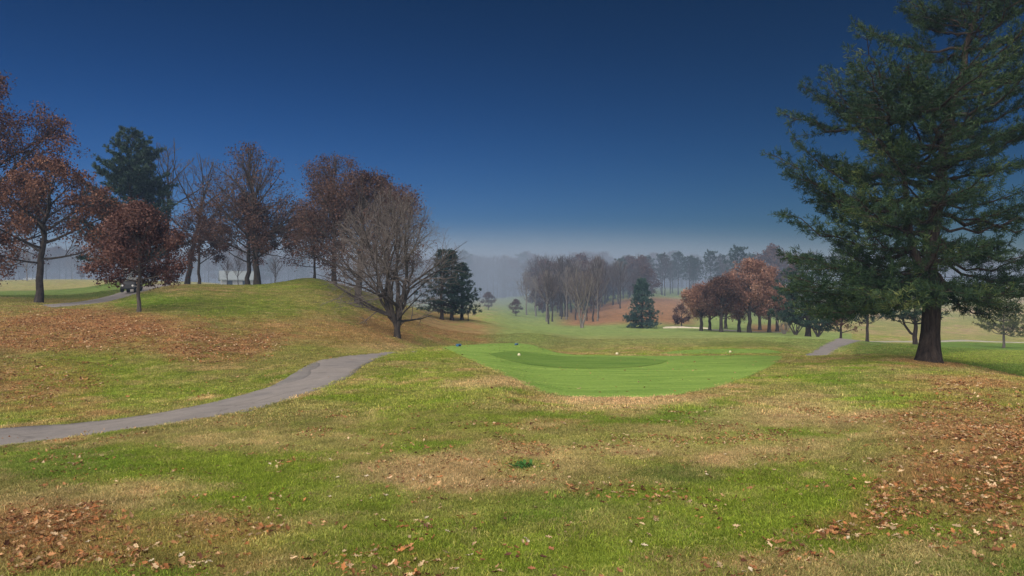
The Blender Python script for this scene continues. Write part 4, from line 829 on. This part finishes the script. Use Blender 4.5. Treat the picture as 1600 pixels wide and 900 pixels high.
# tee markers
for px, py, lab in [(811,557.5,'cream ball tee marker on the left side of the mown tee'),(964,555.5,'cream ball tee marker at the middle of the far tee edge'),(1141,552.5,'cream ball tee marker on the small tee at the back')]:
    x, y = ground(px, py, d0=22, d1=60); z = H1(x, y)
    e = empty('tee_marker', (x, y, z)); tag(e, lab, 'tee marker', 'cream tee markers')
    bm = bmesh.new(); bmesh.ops.create_uvsphere(bm, u_segments=18, v_segments=12, radius=.068, matrix=Matrix.Translation((0, 0, .085)))
    o = bm_obj('ball', bm, m_ball, e); o.data.polygons.foreach_set('use_smooth', [True] * len(o.data.polygons))
    bm = bmesh.new(); cyl(bm, (0, 0, .0), .018, .12); bm_obj('spike', bm, m_met, e)
for px, py, lab in [(716.5,542.3,'blue block tee marker at the left tip of the tee'),(807,539.8,'blue block tee marker at the back corner of the tee')]:
    x, y = ground(px, py, d0=28, d1=60); z = H1(x, y)
    e = empty('tee_marker', (x, y, z), .4); tag(e, lab, 'tee marker', 'blue tee markers')
    bm = bmesh.new(); box(bm, (0, 0, .09), (.26, .17, .15)); bm_obj('block', bm, m_blue, e, bev=.03)
    bm = bmesh.new(); box(bm, (.03, -.088, .085), (.11, .006, .09)); bm_obj('face_plate', bm, m_black, e)
# post by the pines
x, y = at(731.5, 79); z = H1(x, y); e = empty('marker_post', (x, y, z)); tag(e, 'thin dark post standing right of the last dark pine', 'post')
bm = bmesh.new(); cyl(bm, (0, 0, .5), .05, 1.3, seg=10); bm_obj('post_shaft', bm, m_black, e)
bm = bmesh.new(); cyl(bm, (0, 0, 1.17), .065, .06, seg=10, r2=.03); bm_obj('post_cap', bm, m_met, e)
# golf cart
x, y = at(206, 60.2); z = H1(x, y) + .02; cart = empty('golf_cart', (x, y, z), R(12)); tag(cart, 'dark golf cart with pale seats parked on the upper path behind the red oak', 'golf cart')
bm = bmesh.new(); box(bm, (0, 0, .36), (1.12, 2.3, .16)); box(bm, (0, .65, .55), (1.10, .75, .34)); bm_obj('body', bm, m_black, cart, bev=.05)
bm = bmesh.new(); vs = [bm.verts.new(p) for p in [(-.56,-1.2,.3),(.56,-1.2,.3),(.56,-.62,.3),(-.56,-.62,.3),(-.50,-1.14,.62),(.50,-1.14,.62),(.52,-.66,.98),(-.52,-.66,.98)]]
for f in [(0,1,2,3)[::-1],(4,5,6,7),(0,1,5,4),(1,2,6,5),(2,3,7,6),(3,0,4,7)]: bm.faces.new([vs[i] for i in f])
bm_obj('front_cowl', bm, m_black, cart, bev=.05)
bm = bmesh.new(); box(bm, (0, .42, .78), (1.04, .52, .14)); bm_obj('seat', bm, m_tan, cart, bev=.04)
bm = bmesh.new(); box(bm, (0, .72, 1.06), (1.04, .11, .42), Matrix.Rotation(R(-10), 4, 'X')); bm_obj('seat_back', bm, m_tan, cart, bev=.04)
for sx in (-1, 1):
    for sy in (-.82, .82):
        bm = bmesh.new(); cyl(bm, (0, 0, 0), .23, .18, 'X', 24); wh = bm_obj('wheel', bm, m_rub, cart, (sx * .50, sy, .23), bev=.02)
        bm = bmesh.new(); cyl(bm, (sx * .093, 0, 0), .12, .02, 'X', 20); bm_obj('rim', bm, m_white, wh)
        bm = bmesh.new(); box(bm, (0, 0, 0), (.22, .62, .05)); bm_obj('fender', bm, m_white, cart, (sx * .46, sy, .51), bev=.02)
    for sy, tl in ((-.66, 8), (.86, -4)):
        bm = bmesh.new(); cyl(bm, (sx * .50, sy, 1.36), .018, 1.02, seg=10); bm_obj('roof_post', bm, m_met, cart)
    bm = bmesh.new(); cyl(bm, (sx * .38, -1.17, .55), .075, .05, 'Y', 18); bm_obj('headlight', bm, m_white, cart)
bm = bmesh.new(); box(bm, (0, .1, 1.89), (1.18, 1.75, .06)); bm_obj('roof', bm, m_white, cart, bev=.025)
bm = bmesh.new(); box(bm, (0, -.66, 1.42), (.98, .012, .8)); bm_obj('windscreen', bm, m_glass, cart)
bm = bmesh.new()
for q in range(24):
    a = q / 24 * 6.283; cyl(bm, (-.27 + .17 * math.cos(a), -.42, 1.02 + .17 * math.sin(a)), .016, .05, 'X', 6)
cyl(bm, (-.27, -.52, .92), .02, .3, 'Y', 8); bm_obj('steering_wheel', bm, m_black, cart)
bm = bmesh.new(); box(bm, (-.2, 1.18, .82), (.34, .3, .78)); box(bm, (.24, 1.18, .80), (.34, .3, .74)); bm_obj('golf_bag', bm, m_black, cart, bev=.06)
# pale house beyond the left hill
m_roof = mat_plain('pale_teal_roof', (0.20, 0.225, 0.235), 0.6, 0.3, .1); m_wall = mat_plain('pale_siding', (0.32, 0.33, 0.34), 0.8, 0.2, .06); m_win = mat_plain('dark_window', (0.03, 0.04, 0.05), 0.2, 0.5, .1)
def house(px, d, L, W, hw, hr, rz, lab):
    x, y = at(px, d); z = H1(x, y) - .3; e = empty('house', (x, y, z), rz); tag(e, lab, 'house')
    bm = bmesh.new(); box(bm, (0, 0, hw / 2), (L, W, hw)); bm_obj('wall', bm, m_wall, e)
    bm = bmesh.new()
    for s in (-1, 1):
        v = [(-L/2-.4, s * (W/2+.5), hw-.15), (L/2+.4, s * (W/2+.5), hw-.15), (L/2+.4, 0, hw+hr), (-L/2-.4, 0, hw+hr)]
        a = [bm.verts.new(p) for p in v]; b2 = [bm.verts.new((p[0], p[1], p[2] + .18)) for p in v]
        bm.faces.new(a); bm.faces.new(b2[::-1])
        for i in range(4): bm.faces.new([a[i], a[(i+1) % 4], b2[(i+1) % 4], b2[i]])
    bm_obj('roof', bm, m_roof, e)
    for s in (-1, 1):
        bm = bmesh.new(); v = [bm.verts.new(p) for p in [(s*(L/2-.02), -W/2, hw), (s*(L/2-.02), W/2, hw), (s*(L/2-.02), 0, hw+hr-.1)]]; bm.faces.new(v)
        bm_obj('gable', bm, m_wall, e)
    for k in range(int(L // 3.3)):
        bm = bmesh.new(); box(bm, (-L/2 + 1.5 + k * 3, -W/2 - .02, hw * .55), (1.1, .06, 1.2)); bm_obj('window', bm, m_win, e)
house(374, 150, 7, 5, 1.7, 1.7, R(24), 'long grey house with a pale roof seen under the twin oak trunks')
# marquee tent, cars and van across the left field
x, y = at(12, 262); z = H1(x, y); e = empty('marquee_tent', (x, y, z)); tag(e, 'small white peaked tent across the left field', 'tent')
bm = bmesh.new(); box(bm, (0, 0, 1.1), (2.6, 2.6, 2.2)); bm_obj('side_wall', bm, m_wall, e)
bm = bmesh.new(); bmesh.ops.create_cone(bm, cap_ends=True, segments=4, radius1=2.2, radius2=.05, depth=2.0, matrix=Matrix.Translation((0, 0, 3.2)) @ Matrix.Rotation(R(45), 4, 'Z')); bm_obj('canopy', bm, m_white, e)
def car(px, d, L, h, mat, name, cat, lab, rz=0):
    x, y = at(px, d); z = H1(x, y); e = empty(name, (x, y, z), rz); tag(e, lab, cat)
    bm = bmesh.new(); box(bm, (0, 0, .62), (L, 1.8, .72)); bm_obj('body', bm, mat, e, bev=.15)
    if name == 'van':
        bm = bmesh.new(); box(bm, (-.3, 0, 1.5), (L - .9, 1.8, 1.25)); bm_obj('cargo_body', bm, mat, e, bev=.12)
    bm = bmesh.new(); box(bm, (.1 if name == 'parked_car' else L/2 - .9, 0, 1.17), ((2.3, 1.6, .46) if name == 'parked_car' else (1.3, 1.84, .6))); bm_obj('cabin_glass', bm, m_win, e, bev=.12)
    for sx in (-1, 1):
        for sy in (-1, 1):
            bm = bmesh.new(); cyl(bm, (sx * L * .32, sy * .86, .33), .33, .2, 'Y', 18); bm_obj('wheel', bm, m_rub, e)
car(25, 255, 4.3, 1.4, m_white, 'parked_car', 'car', 'first white car right of the peaked tent, across the field')
car(35.5, 258, 4.3, 1.4, m_white, 'parked_car', 'car', 'white car parked nearest the leaning oak trunk, across the field', R(180))
car(49, 262, 5.4, 2.2, m_white, 'van', 'van', 'white van standing taller than the parked cars left of the oak trunk')
x, y = at(2, 262); z = H1(x, y)
# leafy weed on the tan patch
x, y = ground(815, 731); z = H1(x, y); m_weed = mat_leaf('weed_leaves', [(0, (.03, .09, .02)), (.5, (.05, .14, .03)), (1, (.10, .22, .06))])
def weed(x, y, z, n, L, lab):
    g = random.Random(int(x * 100)); V, Q = [], []
    for k in range(n):
        a = g.random() * 6.28; el_ = g.uniform(.1, .9); l = L * g.uniform(.5, 1.1); w_ = l * .3; d = np.array([math.cos(a), math.sin(a), 0]); s = np.array([-math.sin(a), math.cos(a), 0]); c0 = np.array([g.gauss(0, L * .5), g.gauss(0, L * .4), 0])
        b0 = len(V)
        for t, wf, zf in ((0, .1, 0), (.35, .8, .5), (.7, 1, .75), (1, .1, .6)):
            for sg in (-1, 1): V.append(c0 + d * l * t * math.cos(el_) + s * sg * w_ * wf * .5 + np.array([0, 0, l * zf * math.sin(el_) + .01]))
        for i in range(3): Q.append((b0 + 2*i, b0 + 2*i + 1, b0 + 2*i + 3, b0 + 2*i + 2))
    o = obj('weed', mesh_np('weed', np.array(V), np.array(Q), [m_weed]), None, (x, y, z)); tag(o, lab, 'weed')
weed(x, y, z, 60, .11, 'leafy green weed growing in the middle of the bare tan patch')
# loose fallen leaves, one by one
LMATS = []
for nm, c_ in (('tan', (.42, .29, .17)), ('russet', (.30, .13, .065)), ('pale', (.50, .42, .30)), ('dark', (.13, .06, .04))):
    LMATS.append((nm, mat_plain('%s_dry_leaf' % nm, c_, .8, .15, .25, 30)))
lms = {}
for nm, m_ in LMATS:
    lms[nm] = [leaf_mesh('fallen_leaf', .078, 300 + k, m_) for k in range(4)]
LL_ = {'tan': ('loose tan leaf lying curled on the near lawn', 'loose tan leaves on the near lawn'), 'russet': ('loose russet leaf lying on the near lawn', 'loose russet leaves on the near lawn'),
       'pale': ('loose pale cream leaf lying on the near lawn', 'loose pale leaves on the near lawn'), 'dark': ('loose dark brown leaf lying on the near lawn', 'loose dark leaves on the near lawn')}
rl = random.Random(9); cnt = 0
while cnt < 250:
    d = 4.3 + 5.2 * rl.random()**1.5; px = rl.uniform(20, 1560) if rl.random() < .55 else rl.gauss(720, 240); x, y = at(px, d)
    if in_path(np.array([x]), np.array([y]))[0]: continue
    nm = rl.choices(['tan', 'russet', 'pale', 'dark'], [4, 4, 2, 1.5])[0]; s = rl.uniform(.4, .85)
    o = bpy.data.objects.new('fallen_leaf', rl.choice(lms[nm])); COL.objects.link(o); o.location = (x, y, H1(x, y) + .028); o.rotation_euler = (rl.gauss(0, .22), rl.gauss(0, .22), rl.random() * 6.28); o.scale = (s, s, s)
    tag(o, LL_[nm][0], 'leaf', LL_[nm][1]); cnt += 1

# ------------------------------------------------------------------ haze
bm = bmesh.new(); zb = float(Z.min()) - 1.0
bmesh.ops.create_cube(bm, size=1, matrix=Matrix.Translation((0, 0, (zb + HAZE_TOP) / 2)) @ Matrix.Diagonal((1040, 1040, HAZE_TOP - zb, 1)))
me = bpy.data.meshes.new('haze'); bm.to_mesh(me); bm.free(); hz = obj('haze', me); tag(hz, kind='stuff')
mh = bpy.data.materials.new('haze'); mh.use_nodes = True; nt = mh.node_tree; nt.nodes.clear()
o_ = nt.nodes.new('ShaderNodeOutputMaterial'); pv = nt.nodes.new('ShaderNodeVolumePrincipled'); pv.inputs['Density'].default_value = HAZE_DENSITY; pv.inputs['Color'].default_value = (*HAZE_COLOR, 1)
nt.links.new(pv.outputs[0], o_.inputs['Volume']); me.materials.append(mh)

# fog lying in the valley
bm = bmesh.new(); bmesh.ops.create_uvsphere(bm, u_segments=48, v_segments=24, radius=1, matrix=Matrix.Translation((-20, 345, -1)) @ Matrix.Diagonal((340, 258, 32, 1)))
me = bpy.data.meshes.new('valley_fog'); bm.to_mesh(me); bm.free(); fo = obj('valley_fog', me); tag(fo, kind='stuff')
mf = bpy.data.materials.new('valley_fog'); mf.use_nodes = True; nt = mf.node_tree; nt.nodes.clear()
o_ = nt.nodes.new('ShaderNodeOutputMaterial'); pf = nt.nodes.new('ShaderNodeVolumePrincipled'); pf.inputs['Color'].default_value = (0.52, 0.63, 0.80, 1)
tc = nt.nodes.new('ShaderNodeTexCoord'); mp = nt.nodes.new('ShaderNodeMapping'); mp.vector_type = 'POINT'   # fades out towards the bank's edge
mp.inputs['Scale'].default_value = (1/340, 1/258, 1/32); mp.inputs['Location'].default_value = (20/340, -345/258, 1/32)
ln_ = nt.nodes.new('ShaderNodeVectorMath'); ln_.operation = 'LENGTH'; mr = nt.nodes.new('ShaderNodeMapRange'); mr.interpolation_type = 'SMOOTHSTEP'
mr.inputs['From Min'].default_value = 0.45; mr.inputs['From Max'].default_value = 1.0; mr.inputs['To Min'].default_value = 0.0125; mr.inputs['To Max'].default_value = 0.0
nt.links.new(tc.outputs['Object'], mp.inputs[0]); nt.links.new(mp.outputs[0], ln_.inputs[0]); nt.links.new(ln_.outputs['Value'], mr.inputs['Value']); nt.links.new(mr.outputs[0], pf.inputs['Density'])
nt.links.new(pf.outputs[0], o_.inputs['Volume']); me.materials.append(mf)
